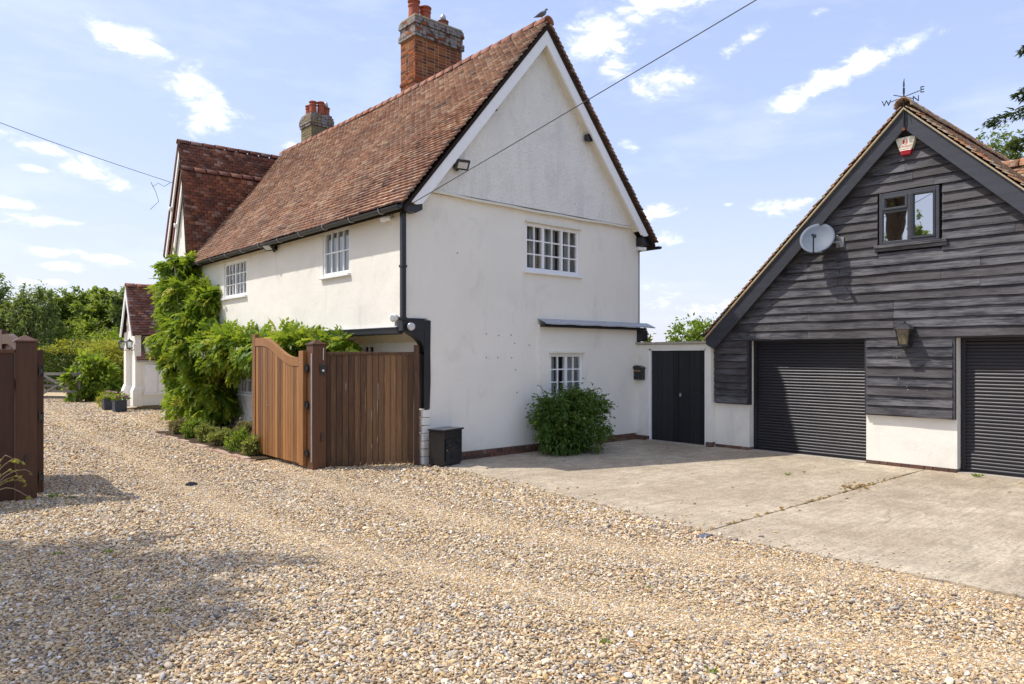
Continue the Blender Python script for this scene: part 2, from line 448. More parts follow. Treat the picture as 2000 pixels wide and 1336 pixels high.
M['leaf_wist'] = m_leaf('wisteria leaf', [(0, (.055, .125, .014)), (.35, (.12, .235, .022)), (.62, (.21, .34, .03)), (.82, (.42, .47, .055)), (1, (.64, .55, .09))], .55, .3)
M['leaf_bush'] = m_leaf('jasmine leaf', [(0, (.035, .080, .014)), (.5, (.070, .145, .022)), (.85, (.125, .21, .035)), (1, (.21, .26, .06))], .38, .4)
M['leaf_laurel'] = m_leaf('glossy hedge leaf', [(0, (.08, .155, .02)), (.5, (.19, .31, .032)), (.85, (.32, .43, .05)), (1, (.48, .49, .08))], .56, .5)
M['leaf_tree'] = m_leaf('tree leaf', [(0, (.085, .135, .028)), (.5, (.165, .245, .042)), (.85, (.27, .35, .065)), (1, (.42, .46, .12))], .6, .3)
M['leaf_pale'] = m_leaf('pale willow leaf', [(0, (.10, .15, .05)), (.5, (.18, .245, .08)), (1, (.29, .34, .13))], .5, .3)
M['leaf_hedge'] = m_leaf('hedge leaf', [(0, (.028, .055, .012)), (.5, (.055, .10, .018)), (1, (.11, .16, .03))], .3, .3)
M['leaf_gold'] = m_leaf('golden hedge leaf', [(0, (.26, .28, .035)), (.5, (.46, .43, .06)), (1, (.60, .50, .09))], .55, .3)
M['leaf_fir'] = m_leaf('cedar needle', [(0, (.014, .032, .018)), (.6, (.030, .058, .028)), (1, (.075, .10, .03))], .15, .2)
M['leaf_dry'] = m_leaf('faded lavender', [(0, (.20, .15, .085)), (.5, (.32, .25, .15)), (1, (.44, .34, .21))], .35, .2)
M['leaf_lav'] = m_leaf('grey-green herb', [(0, (.15, .18, .05)), (.5, (.27, .29, .09)), (1, (.46, .42, .17))], .5, .2)
M['petal'] = m_leaf('lilac petal', [(0, (.42, .36, .55)), (.5, (.62, .56, .64)), (1, (.72, .68, .58))], .4, .2)
M['petal_pink'] = m_leaf('pink petal', [(0, (.50, .16, .34)), (.5, (.65, .32, .48)), (1, (.75, .55, .62))], .4, .2)
M['dead'] = m_leaf('dry leaf', [(0, (.22, .12, .04)), (1, (.42, .26, .09))], .3, .2)
M['pebble'] = m_pebble('flint pebble')
M['gravel'] = m_gravel('gravel bed')
M['concrete'] = m_concrete('tamped concrete')
M['ground'] = m_ground('rough grass')
M['joint'] = m_plain('joint debris', (.10, .075, .05), .95, .1, .4, 40)
M['feather'] = m_plain('grey feather', (.16, .175, .21), .7, .3, .2, 40)
M['cable'] = m_plain('cable sheath', (.05, .052, .058), .6, .3, .1)
M['stain_white'] = m_plain('bird lime', (.62, .60, .55), .8, .2, .1)


# ------------------------------------------------------------------ geometry helpers
def wl(o):
    v = Vector((0, 0, 0))
    while o is not None:
        v += o.location; o = o.parent
    return v


class MB:
    def __init__(s):
        s.v, s.f, s.mi, s.cur = [], [], [], 0
        s.fr = None

    def frame(s, o=None, r=None, n=None, u=(0, 0, 1)):
        """work in (along r, outward n, up u) about o"""
        s.fr = None if o is None else (Vector(o), Vector(r).normalized(), Vector(n).normalized(), Vector(u).normalized())
        return s

    def P(s, p):
        if s.fr is None: return Vector(p)
        o, r, n, u = s.fr
        return o + r * p[0] + n * p[1] + u * p[2]

    def add(s, pts, faces):
        b = len(s.v)
        s.v += [s.P(p) for p in pts]
        for f in faces:
            s.f.append([b + i for i in f]); s.mi.append(s.cur)

    def box(s, x0, x1, y0, y1, z0, z1):
        s.add([(x0, y0, z0), (x1, y0, z0), (x1, y1, z0), (x0, y1, z0), (x0, y0, z1), (x1, y0, z1), (x1, y1, z1), (x0, y1, z1)],
              [(0, 3, 2, 1), (4, 5, 6, 7), (0, 1, 5, 4), (1, 2, 6, 5), (2, 3, 7, 6), (3, 0, 4, 7)])
        return s

    def prism(s, poly, ext):
        n = len(poly); e = Vector(ext)
        pts = [Vector(p) for p in poly] + [Vector(p) + e for p in poly]
        s.add(pts, [tuple(range(n))[::-1], tuple(range(n, 2 * n))] + [(i, (i + 1) % n, n + (i + 1) % n, n + i) for i in range(n)])
        return s

    def tube(s, pts, r, n=8, sq=(1, 1)):
        pts = [s.P(p) for p in pts]
        sv, s.fr = s.fr, None
        rs = r if isinstance(r, (list, tuple)) else [r] * len(pts)
        rings = []
        ref = Vector((0, 0, 1))
        for i, p in enumerate(pts):
            d = (pts[min(i + 1, len(pts) - 1)] - pts[max(i - 1, 0)]).normalized()
            if abs(d.dot(ref)) > .95: ref = Vector((1, 0, 0)) if abs(d.x) < .9 else Vector((0, 1, 0))
            a = d.cross(ref).normalized(); b = a.cross(d).normalized(); ref = b
            rings.append([p + a * math.cos(2 * math.pi * k / n) * rs[i] * sq[0] + b * math.sin(2 * math.pi * k / n) * rs[i] * sq[1] for k in range(n)])
        base = len(s.v)
        for g in rings: s.v += g
        for i in range(len(rings) - 1):
            for k in range(n):
                s.f.append([base + i * n + k, base + i * n + (k + 1) % n, base + (i + 1) * n + (k + 1) % n, base + (i + 1) * n + k]); s.mi.append(s.cur)
        s.f.append([base + k for k in range(n)][::-1]); s.mi.append(s.cur)
        s.f.append([base + (len(rings) - 1) * n + k for k in range(n)]); s.mi.append(s.cur)
        s.fr = sv
        return s

    def lathe(s, c, prof, n=16, axis='z'):
        cx, cy, cz = c
        pts = []
        for (r, h) in prof:
            for k in range(n):
                a = 2 * math.pi * k / n
                q = (r * math.cos(a), r * math.sin(a))
                pts.append({'z': (cx + q[0], cy + q[1], cz + h), 'x': (cx + h, cy + q[0], cz + q[1]), 'y': (cx + q[0], cy + h, cz + q[1])}[axis])
        fs = []
        for i in range(len(prof) - 1):
            for k in range(n):
                fs.append((i * n + k, i * n + (k + 1) % n, (i + 1) * n + (k + 1) % n, (i + 1) * n + k))
        fs.append(tuple(range(n))[::-1]); fs.append(tuple((len(prof) - 1) * n + k for k in range(n)))
        s.add(pts, fs)
        return s

    def build(s, name, mats, parent=None, loc=None, smooth=False, bevel=0.):
        if not isinstance(mats, (list, tuple)): mats = [mats]
        base = wl(parent) if parent is not None else Vector(loc or (0, 0, 0))
        me = bpy.data.meshes.new(name)
        me.from_pydata([tuple(p - base) for p in s.v], [], s.f)
        for m in mats: me.materials.append(m)
        if len(mats) > 1: me.polygons.foreach_set('material_index', s.mi)
        if smooth: me.polygons.foreach_set('use_smooth', [True] * len(me.polygons))
        me.update()
        o = bpy.data.objects.new(name, me)
        COL.objects.link(o)
        if parent is not None: o.parent = parent
        else: o.location = base
        if bevel:
            b = o.modifiers.new('bevel', 'BEVEL'); b.width = bevel; b.segments = 2; b.limit_method = 'ANGLE'; b.angle_limit = R(40)
        return o


def thing(name, label, cat, loc=(0, 0, 0), group=None):
    o = bpy.data.objects.new(name, None)
    COL.objects.link(o); o.location = loc
    o.empty_display_size = .2
    return tag(o, label, cat, group)


def tag(o, label, cat, group=None):
    o['label'] = label; o['category'] = cat; o['kind'] = 'thing'
    if group: o['group'] = group
    return o


def structure(o, label=None):
    o['kind'] = 'structure'
    if label: o['label'] = label
    return o


def piece(name, me, parent, mw):
    """an object sharing mesh data, placed by a world matrix under an unrotated parent"""
    o = bpy.data.objects.new(name, me)
    COL.objects.link(o)
    o.parent = parent
    mw = mw.copy(); mw.translation -= wl(parent)
    o.matrix_basis = mw
    return o


def np_mesh(name, verts, loops, starts, totals, mats, smooth=False, rndv=None):
    me = bpy.data.meshes.new(name)
    me.vertices.add(len(verts)); me.vertices.foreach_set('co', np.ascontiguousarray(verts, dtype=np.float32).ravel())
    me.loops.add(len(loops)); me.loops.foreach_set('vertex_index', np.ascontiguousarray(loops, dtype=np.int32))
    me.polygons.add(len(starts)); me.polygons.foreach_set('loop_start', np.ascontiguousarray(starts, dtype=np.int32))
    for m in (mats if isinstance(mats, (list, tuple)) else [mats]): me.materials.append(m)
    if rndv is not None:
        a = me.attributes.new('rnd', 'FLOAT', 'POINT'); a.data.foreach_set('value', np.ascontiguousarray(rndv, dtype=np.float32))
    me.update(calc_edges=True)
    if smooth: me.polygons.foreach_set('use_smooth', np.ones(len(starts), dtype=bool))
    return me


def stamp(name, tv, tf, Ms, mats, rndp=None, smooth=False, base=(0, 0, 0)):
    """copies template (tv, tf) by the matrices Ms (N,4,4) into one mesh"""
    tv = np.asarray(tv, float); N = len(Ms); k = len(tv)
    Ms = np.asarray(Ms, float)
    v = np.einsum('nij,kj->nki', Ms[:, :3, :3], tv) + Ms[:, None, :3, 3] - np.asarray(base)[None, None]
    lens = np.array([len(f) for f in tf]); flat = np.concatenate([np.array(f) for f in tf])
    loops = (flat[None] + (np.arange(N) * k)[:, None]).ravel()
    tot = np.tile(lens, N)
    starts = np.concatenate([[0], np.cumsum(tot)[:-1]])
    rv = None if rndp is None else np.repeat(rndp, k)
    return np_mesh(name, v.reshape(-1, 3), loops, starts, tot, mats, smooth, rv)


def link(name, me, parent=None, loc=(0, 0, 0)):
    o = bpy.data.objects.new(name, me); COL.objects.link(o)
    if parent is not None: o.parent = parent
    else: o.location = loc
    return o


def cam2w(X, Y, z=0.):
    """a spot given by metres to the right of and metres ahead of the viewpoint"""
    return Vector((CX + X * .7503 + Y * .661, CY - X * .661 + Y * .7503, z))


# ------------------------------------------------------------------ foliage
LEAF = ([(0, 0, 0), (.5, .42, .10), (0, 1, -.12), (-.5, .42, .10)], [(0, 1, 2), (0, 2, 3)])


def pinnate(n=4):
    v, f = [], []
    def lf(o, d, l, w):
        o, d = Vector(o), Vector(d).normalized()
        s = d.cross(Vector((0, 0, 1))).normalized()
        b = len(v)
        v.extend([tuple(o), tuple(o + d * l * .45 + s * w + Vector((0, 0, .02))), tuple(o + d * l - Vector((0, 0, .05))), tuple(o + d * l * .45 - s * w + Vector((0, 0, .02)))])
        f.extend([(b, b + 1, b + 2), (b, b + 2, b + 3)])
    for i in range(n):
        y = .15 + .72 * i / n
        z = -.30 * y * y
        for sg in (-1, 1): lf((0, y, z), (sg, .75, -.35), .42, .105)
    lf((0, .85, -.22), (0, 1, -.5), .42, .11)
    return v, f


PIN = pinnate()


def leaf_mats(P, D, size, rng, flat=.5):
    """leaf matrices: y axis along D, z axis roughly up"""
    N = len(P)
    D = D / np.maximum(np.linalg.norm(D, axis=1, keepdims=True), 1e-6)
    up = np.array([0, 0, 1.]) * flat + rng.normal(size=(N, 3)) * (1 - flat) * .8 + D * .0
    x = np.cross(D, up); x /= np.maximum(np.linalg.norm(x, axis=1, keepdims=True), 1e-6)
    z = np.cross(x, D)
    M4 = np.zeros((N, 4, 4)); M4[:, 3, 3] = 1
    s = size * (0.7 + .6 * rng.random(N))
    M4[:, :3, 0] = x * (s * 1.0)[:, None]; M4[:, :3, 1] = D * s[:, None]; M4[:, :3, 2] = z * s[:, None]
    M4[:, :3, 3] = P
    return M4


def blob_points(blobs, n, rng, clump=.22, shell=.75, lump=.3):
    """leaf spots and outward directions over a set of ellipsoids (cx,cy,cz,rx,ry,rz): clumps scattered in the outer shell"""
    vol = np.array([(b[3] * b[4] + b[4] * b[5] + b[3] * b[5]) for b in blobs]); vol = vol / vol.sum()
    P, D = [], []
    for b, w in zip(blobs, vol):
        k = max(8, int(n * w)); c = np.array(b[:3]); r = np.array(b[3:6])
        nc = max(6, int(k / 26))
        d = rng.normal(size=(nc, 3)); d /= np.linalg.norm(d, axis=1, keepdims=True)
        rad = shell + (1 - shell) * rng.random(nc) ** .6
        rad *= 1 + lump * (rng.random(nc) - .5)
        inner = rng.random(nc) < .18
        rad[inner] *= .55
        cc = d * rad[:, None]
        pick = rng.integers(0, nc, k)
        p = cc[pick] + rng.normal(size=(k, 3)) * clump * rng.random(k)[:, None] ** .5
        P.append(c + p * r)
        D.append(d[pick] + rng.normal(size=(k, 3)) * .55)
    return np.concatenate(P), np.concatenate(D)


def foliage(name, blobs, n, size, mat, parent, seed, tpl=LEAF, clump=.22, shell=.75, droop=.25, flat=.5, w=.5, lump=.3, zmin=None, keep=None):
    rng = np.random.default_rng(seed)
    P, D = blob_points(blobs, n, rng, clump, shell, lump)
    D[:, 2] -= droop
    if zmin is not None:
        ok = P[:, 2] > zmin; P, D = P[ok], D[ok]
    if keep is not None:
        ok = keep(P); P, D = P[ok], D[ok]
    Ms = leaf_mats(P, D, size, rng, flat)
    Ms[:, :3, 0] *= w
    me = stamp(name, tpl[0], tpl[1], Ms, mat, rng.random(len(P)), base=tuple(wl(parent)))
    return link(name, me, parent)


def limbs(name, paths, mat, parent, n=7):
    b = MB()
    for pts, rs in paths: b.tube(pts, rs, n)
    return b.build(name, mat, parent, smooth=True)


def curve_pts(a, b, sag, k=8, side=(0, 0, 0)):
    a, b, sd = Vector(a), Vector(b), Vector(side)
    return [a.lerp(b, i / k) + Vector((0, 0, sag)) * math.sin(math.pi * i / k) + sd * math.sin(math.pi * i / k) for i in range(k + 1)]


def tree(name, label, base, h, rad, n, size, mat, seed, style='round', group=None, cat='tree', bole=.28):
    rr = random.Random(seed)
    base = Vector(base)
    t = thing(name, label, cat, tuple(base), group)
    blobs = []
    if style == 'round':
        for i in range(11):
            a = rr.uniform(0, 6.28); q = rr.uniform(.1, .75) * rad; zz = base.z + h * rr.uniform(bole + .12, .86)
            k = 1 - .45 * max(0, (zz - base.z) / h - .55) / .45
            s = rad * rr.uniform(.34, .52) * k
            blobs.append((base.x + math.cos(a) * q * k, base.y + math.sin(a) * q * k, zz, s, s, s * .8))
        for i in range(5):
            a = rr.uniform(0, 6.28); q = rr.uniform(.0, .35) * rad; s = rad * rr.uniform(.16, .28)
            blobs.append((base.x + math.cos(a) * q, base.y + math.sin(a) * q, base.z + h * rr.uniform(.86, .98), s, s, s * .9))
    elif style == 'weeping':
        for i in range(26):
            a = rr.uniform(0, 6.28); q = rr.uniform(.2, 1) * rad; top = h * (1 - .45 * (q / rad) ** 2)
            ln = h * rr.uniform(.16, .30)
            s = rad * rr.uniform(.13, .22)
            blobs.append((base.x + math.cos(a) * q, base.y + math.sin(a) * q, base.z + top - ln * .7, s, s, ln * .75))
    elif style == 'spire':
        for i in range(14):
            u = i / 13; s = rad * (1.05 - .85 * u) * rr.uniform(.8, 1.1)
            a = rr.uniform(0, 6.28)
            blobs.append((base.x + math.cos(a) * rad * .3, base.y + math.sin(a) * rad * .3, base.z + h * (.14 + .8 * u), s, s, h * .09))
    paths = [([tuple(base - Vector((0, 0, .2))), tuple(base + Vector((rad * .03, 0, h * .3))), tuple(base + Vector((0, rad * .04, h * .62))), tuple(base + Vector((rad * .03, 0, h * .9)))],
              [h * .019, h * .014, h * .009, h * .003])]
    for b in blobs[:14]:
        s0 = base + Vector((0, 0, h * rr.uniform(bole * .8, .6)))
        paths.append((curve_pts(tuple(s0), b[:3], h * .03, 4), [h * .011, h * .009, h * .007, h * .005, h * .003]))
    limbs('trunk', paths, M['bark'], t)
    droop = .9 if style == 'weeping' else .2
    foliage('crown', blobs, n, size, mat, t, seed, clump=.30, shell=.6, droop=droop, lump=.5, w=.55 if style != 'weeping' else .38)
    return t


def shrub(name, label, cat, base, blobs, n, size, mat, seed, group=None, stems=0, **kw):
    t = thing(name, label, cat, base, group)
    if stems:
        rr = random.Random(seed)
        paths = []
        for i in range(stems):
            b = rr.choice(blobs)
            e = (b[0] + rr.uniform(-.6, .6) * b[3], b[1] + rr.uniform(-.6, .6) * b[4], b[2] + rr.uniform(0, .7) * b[5])
            paths.append((curve_pts((base[0] + rr.uniform(-.1, .1), base[1] + rr.uniform(-.05, .05), base[2]), e, .04, 4), [.012, .010, .008, .006, .003]))
        limbs('stem', paths, M['bark'], t, 5)
    foliage('foliage', blobs, n, size, mat, t, seed, **kw)
    return t


# ------------------------------------------------------------------ the setting: ground, drive, concrete
def gh(x, y):
    """gentle unevenness of the gravel"""
    return .006 * np.sin(x * 1.1 + .6 * np.sin(y * .7)) + .005 * np.sin(y * 1.7 + x * .5) + .003 * np.sin(x * 3.1 - y * 2.3) - .0165


def grid_sheet(name, x0, x1, y0, y1, step, mat, dz=0.):
    xs = np.arange(x0, x1 + step * .5, step); ys = np.arange(y0, y1 + step * .5, step)
    X, Y = np.meshgrid(xs, ys)
    Z = gh(X, Y) + dz
    v = np.stack([X, Y, Z], -1).reshape(-1, 3)
    nx, ny = len(xs), len(ys)
    i = (np.arange(ny - 1)[:, None] * nx + np.arange(nx - 1)[None]).ravel()
    loops = np.stack([i, i + 1, i + nx + 1, i + nx], -1).ravel()
    st = np.arange(len(i)) * 4
    return link(name, np_mesh(name, v, loops, st, np.full(len(i), 4), mat, True))


b = MB(); b.box(-900, 900, -900, 900, -1.0, -.09)
structure(b.build('ground', M['ground']))
structure(grid_sheet('gravel_drive', -16, 4.6, -14, 36, .12, M['gravel']))
# two concrete slabs, joined at a debris-filled gap
def slab(name, x0, x1, y0, y1, seed):
    """cast slab with a slightly ragged gravel-side edge"""
    rr = random.Random(seed); bm = bmesh.new()
    n = 60; ring = []
    for i in range(n + 1):
        y = y0 + (y1 - y0) * i / n
        ring.append((x0(y) + rr.uniform(-.025, .025), y))
    top_e = [(xx, y1 + rr.uniform(-.007, .007)) for xx in np.linspace(ring[-1][0], x1, 50)[1:]]
    bot_e = [(xx, y0 + rr.uniform(-.007, .007)) for xx in np.linspace(x1, ring[0][0], 50)[:-1]]
    pts = ring + top_e + bot_e
    top = [bm.verts.new((x, y, 0)) for x, y in pts]; bot = [bm.verts.new((x, y, -.09)) for x, y in pts]
    bm.faces.new(top); m = len(pts)
    for i in range(m): bm.faces.new((top[i], bot[i], bot[(i + 1) % m], top[(i + 1) % m]))
    bmesh.ops.recalc_face_normals(bm, faces=bm.faces)
    bmesh.ops.triangulate(bm, faces=bm.faces)
    me = bpy.data.meshes.new(name); bm.to_mesh(me); bm.free(); me.materials.append(M['concrete'])
    return structure(link(name, me))


slab('concrete_slab', lambda y: -.03 + .095 * (y + .9) if y < -.9 else -.03 + .3 * (y + .9) * 0, 5.45, -5.30, .05, 1)
slab('concrete_slab', lambda y: -.54 + .055 * (-5.4 - y), 5.45, -13.0, -5.322, 2)
b = MB(); b.box(-.50, 5.2, -5.345, -5.29, -.08, -.016)
structure(b.build('slab_joint', M['joint']))


# ------------------------------------------------------------------ building helpers
def wall_cells(mb, x0, x1, z0, z1, ops, t):
    """a wall of thickness t in the current frame (outer face at n=0) with rectangular openings (a0,a1,c0,c1)"""
    xs = sorted({x0, x1, *[v for o in ops for v in o[:2] if x0 < v < x1]})
    for a, c in zip(xs, xs[1:]):
        cut = sorted([(o[2], o[3]) for o in ops if o[0] <= a + 1e-6 and o[1] >= c - 1e-6])
        z = z0
        for lo, hi in cut:
            if lo > z: mb.box(a, c, -t, 0, z, lo)
            z = max(z, hi)
        if z < z1: mb.box(a, c, -t, 0, z, z1)


def make_brick_mesh(name, mat):
    bm = bmesh.new(); bmesh.ops.create_cube(bm, size=1)
    bmesh.ops.bevel(bm, geom=list(bm.edges), offset=.035, segments=1, affect='EDGES', profile=.5)
    me = bpy.data.meshes.new(name); bm.to_mesh(me); bm.free(); me.materials.append(mat)
    return me


def box_matrix(o, r, n, a0, a1, b0, b1, c0, c1, rr=None, tilt=.0):
    o, r, n = Vector(o), Vector(r).normalized(), Vector(n).normalized(); u = Vector((0, 0, 1))
    c = o + r * (a0 + a1) / 2 + n * (b0 + b1) / 2 + u * (c0 + c1) / 2
    sx, sy, sz = a1 - a0, b1 - b0, c1 - c0
    m = Matrix(((r.x, n.x, u.x), (r.y, n.y, u.y), (r.z, n.z, u.z)))
    if rr is not None and tilt:
        m = m @ Matrix.Rotation(rr.uniform(-tilt, tilt), 3, 'Y') @ Matrix.Rotation(rr.uniform(-tilt, tilt), 3, 'Z')
    m = m @ Matrix.Diagonal((sx, sy, sz))
    m = m.to_4x4(); m.translation = c
    return m


def lay_bricks(parent, name, o, r, n, L, z0, courses, mats, rng, ch=.07, st=.20, hd=.095, j=.009, depth=.05, proud=.004, pick=None, bond='flemish', joined=False, skip=None):
    ms = []
    for k in range(courses):
        x = 0. if k % 2 == 0 else -(st + hd) / 2 - j
        if bond == 'header': x = 0 if k % 2 == 0 else -hd / 2
        i = 0
        while x < L - .01:
            w = hd if bond == 'header' else (st if i % 2 == 0 else hd)
            a0, a1 = max(0, x), min(L, x + w)
            if a1 - a0 > .03:
                zc = z0 + k * ch
                if not (skip and skip((a0 + a1) / 2, zc + ch / 2)):
                    pr = proud + rng.uniform(-.002, .003)
                    m = box_matrix(o, r, n, a0, a1, pr - depth, pr, zc + j / 2, zc + ch - j / 2, rng, .008)
                    ms.append((m, mats[pick(k, i) if pick else 0]))
            x += w + j; i += 1
    if not joined:
        for m, me in ms: piece(name, me, parent, m)
    else:
        me0 = ms[0][1]
        tv = [v.co[:] for v in me0.vertices]; tf = [list(p.vertices) for p in me0.polygons]
        me = stamp(name, tv, tf, [np.array(m) for m, _ in ms], me0.materials[0], base=tuple(wl(parent)))
        ob = link(name, me, parent); ob['kind'] = 'stuff'
    return ms


BR = {k: make_brick_mesh('brick', M[m]) for k, m in (('red', 'brick'), ('grey', 'brick_grey'), ('gault', 'brick_gault'), ('plinth', 'brick_plinth'), ('bed', 'brick_bed'), ('white', 'render2'))}


def tile_template(w, l, th, cam=.0035):
    """plain tile: slight camber across, rounded-off tail; y runs up the slope from the tail"""
    v = []
    xs = [-.5, -.17, .17, .5]; zs = [0, cam, cam, 0]
    for y in (0, l):
        for x, z in zip(xs, zs): v.append((x * w, y, z + th))
    for x, z in zip(xs, zs): v.append((x * w, 0, z))
    v += [(-.5 * w, l, 0), (.5 * w, l, 0)]
    f = [(i, i + 1, i + 5, i + 4) for i in range(3)] + [(8 + i, 9 + i, 1 + i, i) for i in range(3)] + [(8, 0, 4, 12), (3, 11, 13, 7)]
    return v, f


def tile_matrices(E0, across, up, L, W, gauge, tw, rng, lift=.042, length=.135, keep=None, sag=None, jit=1.):
    E0 = Vector(E0); a = Vector(across).normalized(); s = Vector(up).normalized(); n = a.cross(s)
    sl = (s * length - n * lift).normalized(); nn = a.cross(sl)
    out = []
    rows = int(L / gauge)
    for i in range(rows):
        cols = int(W / tw) + 2
        for k in range(cols):
            x = k * tw + (0 if i % 2 == 0 else tw / 2)
            edge = 0
            if x < tw * .5 - 1e-6: x, edge = tw * .5, 1
            elif x > W - tw * .5:
                if x > W: continue
                x, edge = W - tw * .5, 1
            if keep and not keep(x, i * gauge): continue
            p = E0 + a * (x + rng.uniform(-.004, .004) * jit) - n * (.0035 * edge) + s * (i * gauge + rng.uniform(-.006, .006) * jit) + n * (lift + .004 + rng.uniform(-.003, .004) * jit)
            if sag: p = p + n * sag(x, i * gauge)
            m3 = Matrix((a, sl, nn)).transposed() @ Matrix.Rotation(rng.uniform(-.016, .016) * jit, 3, 'Z') @ Matrix.Rotation(rng.uniform(-.012, .012) * jit, 3, 'Y')
            m = m3.to_4x4(); m.translation = p
            out.append(m)
    return out


def place_tiles(parent, ms, tpl, mat, n_ind, name='roof_tile', stuff='roof_tiles'):
    ms = sorted(ms, key=lambda m: (m.translation - Vector((CX, CY, CZ))).length)
    if n_ind:
        me = bpy.data.meshes.new(name); me.from_pydata(tpl[0], [], tpl[1]); me.materials.append(mat)
        for m in ms[:n_ind]: piece(name, me, parent, m)
    rest = ms[n_ind:]
    if rest:
        ob = link(stuff, stamp(stuff, tpl[0], tpl[1], [np.array(m) for m in rest], mat, base=tuple(wl(parent))), parent)
        ob['kind'] = 'stuff'


def ridge_run(parent, p0, p1, r, mat, rng, name='ridge_tile', ln=.30, sag=None):
    """half-round ridge tiles bedded end to end"""
    p0, p1 = Vector(p0), Vector(p1); d = (p1 - p0); L = d.length; d.normalize()
    side = d.cross(Vector((0, 0, 1))).normalized()
    me = bpy.data.meshes.new(name); v, f = [], []
    K = 9
    for y, rr_ in ((0, 1.05), (.93, .97)):
        for q in (1, .84):
            for k in range(K):
                a = math.pi * (k / (K - 1)) ; a = a * 1.06 - math.pi * .03
                v.append((math.cos(a) * r * rr_ * q, y * ln, math.sin(a) * r * rr_ * q))
    o_ = lambda y, q, k: (y * 2 + q) * K + k
    for k in range(K - 1):
        f += [(o_(0, 0, k), o_(0, 0, k + 1), o_(1, 0, k + 1), o_(1, 0, k)), (o_(0, 1, k + 1), o_(0, 1, k), o_(1, 1, k), o_(1, 1, k + 1)),
              (o_(0, 0, k), o_(0, 1, k), o_(0, 1, k + 1), o_(0, 0, k + 1)), (o_(1, 0, k + 1), o_(1, 1, k + 1), o_(1, 1, k), o_(1, 0, k))]
    me.from_pydata(v, [], f); me.materials.append(mat); me.polygons.foreach_set('use_smooth', [True] * len(f))
    n = int(L / (ln * .97))
    for i in range(n):
        p = p0 + d * (i * L / n) + Vector((0, 0, rng.uniform(-.006, .006)))
        if sag: p.z += sag(i * L / n)
        m = Matrix((side, d, side.cross(d))).transposed() @ Matrix.Rotation(rng.uniform(-.02, .02), 3, 'X') @ Matrix.Rotation(rng.uniform(-.02, .02), 3, 'Z')
        m = m.to_4x4(); m.translation = p
        piece(name, me, parent, m)


def window(parent, o, r, n, w, h, cols, rows, mull=(), fw=.055, bar=.022, mat='white', pane='glass', sill=True, lintel=False, curtains=((0, .3), (.7, 1)), deep=.10, blind=None):
    """frame set `deep` back in its opening; panes, bars, sill, curtains and the dim room behind it are its parts"""
    mb = MB().frame(o, r, n)
    mb.box(0, fw, -deep, -.02, 0, h); mb.box(w - fw, w, -deep, -.02, 0, h)
    mb.box(fw, w - fw, -deep, -.02, h - fw, h); mb.box(fw, w - fw, -deep, -.02, 0, fw)
    xs = [fw] + [m for m in mull] + [w - fw]
    for m in mull: mb.box(m - .026, m + .026, -deep + .005, -.012, fw, h - fw)
    win = mb.build('window', M[mat], parent, bevel=.004)
    bars = MB().frame(o, r, n)
    lights = [(xs[i] + (.026 if i else 0), xs[i + 1] - (.026 if i < len(xs) - 2 else 0)) for i in range(len(xs) - 1)]
    for a, c in lights:
        for k in range(1, cols): bars.box(a + (c - a) * k / cols - bar / 2, a + (c - a) * k / cols + bar / 2, -deep + .02, -.03, fw, h - fw)
        for k in range(1, rows):
            z = fw + (h - 2 * fw) * k / rows
            bars.box(a, c, -deep + .022, -.032, z - bar / 2, z + bar / 2)
    bars.build('glazing_bar', M[mat], win)
    rr = random.Random(int(w * 1000 + h * 77 + o[0] * 31 + o[1] * 17))
    for a, c in lights:
        for k in range(cols):
            for q in range(rows):
                p = MB().frame(o, r, n)
                x0, x1 = a + (c - a) * k / cols + bar / 2, a + (c - a) * (k + 1) / cols - bar / 2
                z0, z1 = fw + (h - 2 * fw) * q / rows + bar / 2, fw + (h - 2 * fw) * (q + 1) / rows - bar / 2
                e = [rr.uniform(-.004, .004) for _ in range(4)]
                y = -deep * .55
                p.add([(x0 - .006, y + e[0], z0 - .006), (x1 + .006, y + e[1], z0 - .006), (x1 + .006, y + e[2], z1 + .006), (x0 - .006, y + e[0] + e[2] - e[1], z1 + .006)], [(0, 1, 2, 3)])
                p.build('pane', M[pane], win)
    if sill:
        s = MB().frame(o, r, n); s.box(-.05, w + .05, -deep, .055, -.05, -.004); s.build('sill', M[mat], win, bevel=.006)
    if lintel:
        s = MB().frame(o, r, n); s.box(-.02, w + .03, -.02, .045, h + .004, h + .035); s.build('drip_board', M['soffit'], win, bevel=.004)
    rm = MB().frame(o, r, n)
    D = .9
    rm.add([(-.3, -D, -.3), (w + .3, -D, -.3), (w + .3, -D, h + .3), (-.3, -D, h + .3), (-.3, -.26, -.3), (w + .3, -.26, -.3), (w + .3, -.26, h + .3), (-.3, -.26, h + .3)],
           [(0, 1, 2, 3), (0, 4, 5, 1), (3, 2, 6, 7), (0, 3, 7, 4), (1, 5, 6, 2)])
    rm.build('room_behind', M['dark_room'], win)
    for a, c in curtains:
        cu = MB().frame(o, r, n); pts = []; K = max(4, int((c - a) * w / .025))
        for i in range(K + 1):
            x = (a + (c - a) * i / K) * w; y = -.22 + .020 * math.sin(i * 1.9) + rr.uniform(-.006, .006)
            pts += [(x, y, -.05), (x, y, h + .05)]
        cu.add(pts, [(2 * i, 2 * i + 2, 2 * i + 3, 2 * i + 1) for i in range(K)])
        cu.build('curtain', M['curtain'], win, smooth=True)
    return win


def text_mesh(body, size, extrude=.0):
    c = bpy.data.curves.new('lettering', 'FONT'); c.body = body; c.size = size; c.extrude = extrude
    c.align_x = 'CENTER'; c.align_y = 'CENTER'
    o = bpy.data.objects.new('lettering', c); COL.objects.link(o)
    dg = bpy.context.evaluated_depsgraph_get()
    me = bpy.data.meshes.new_from_object(o.evaluated_get(dg))
    bpy.data.objects.remove(o); bpy.data.curves.remove(c)
    return me


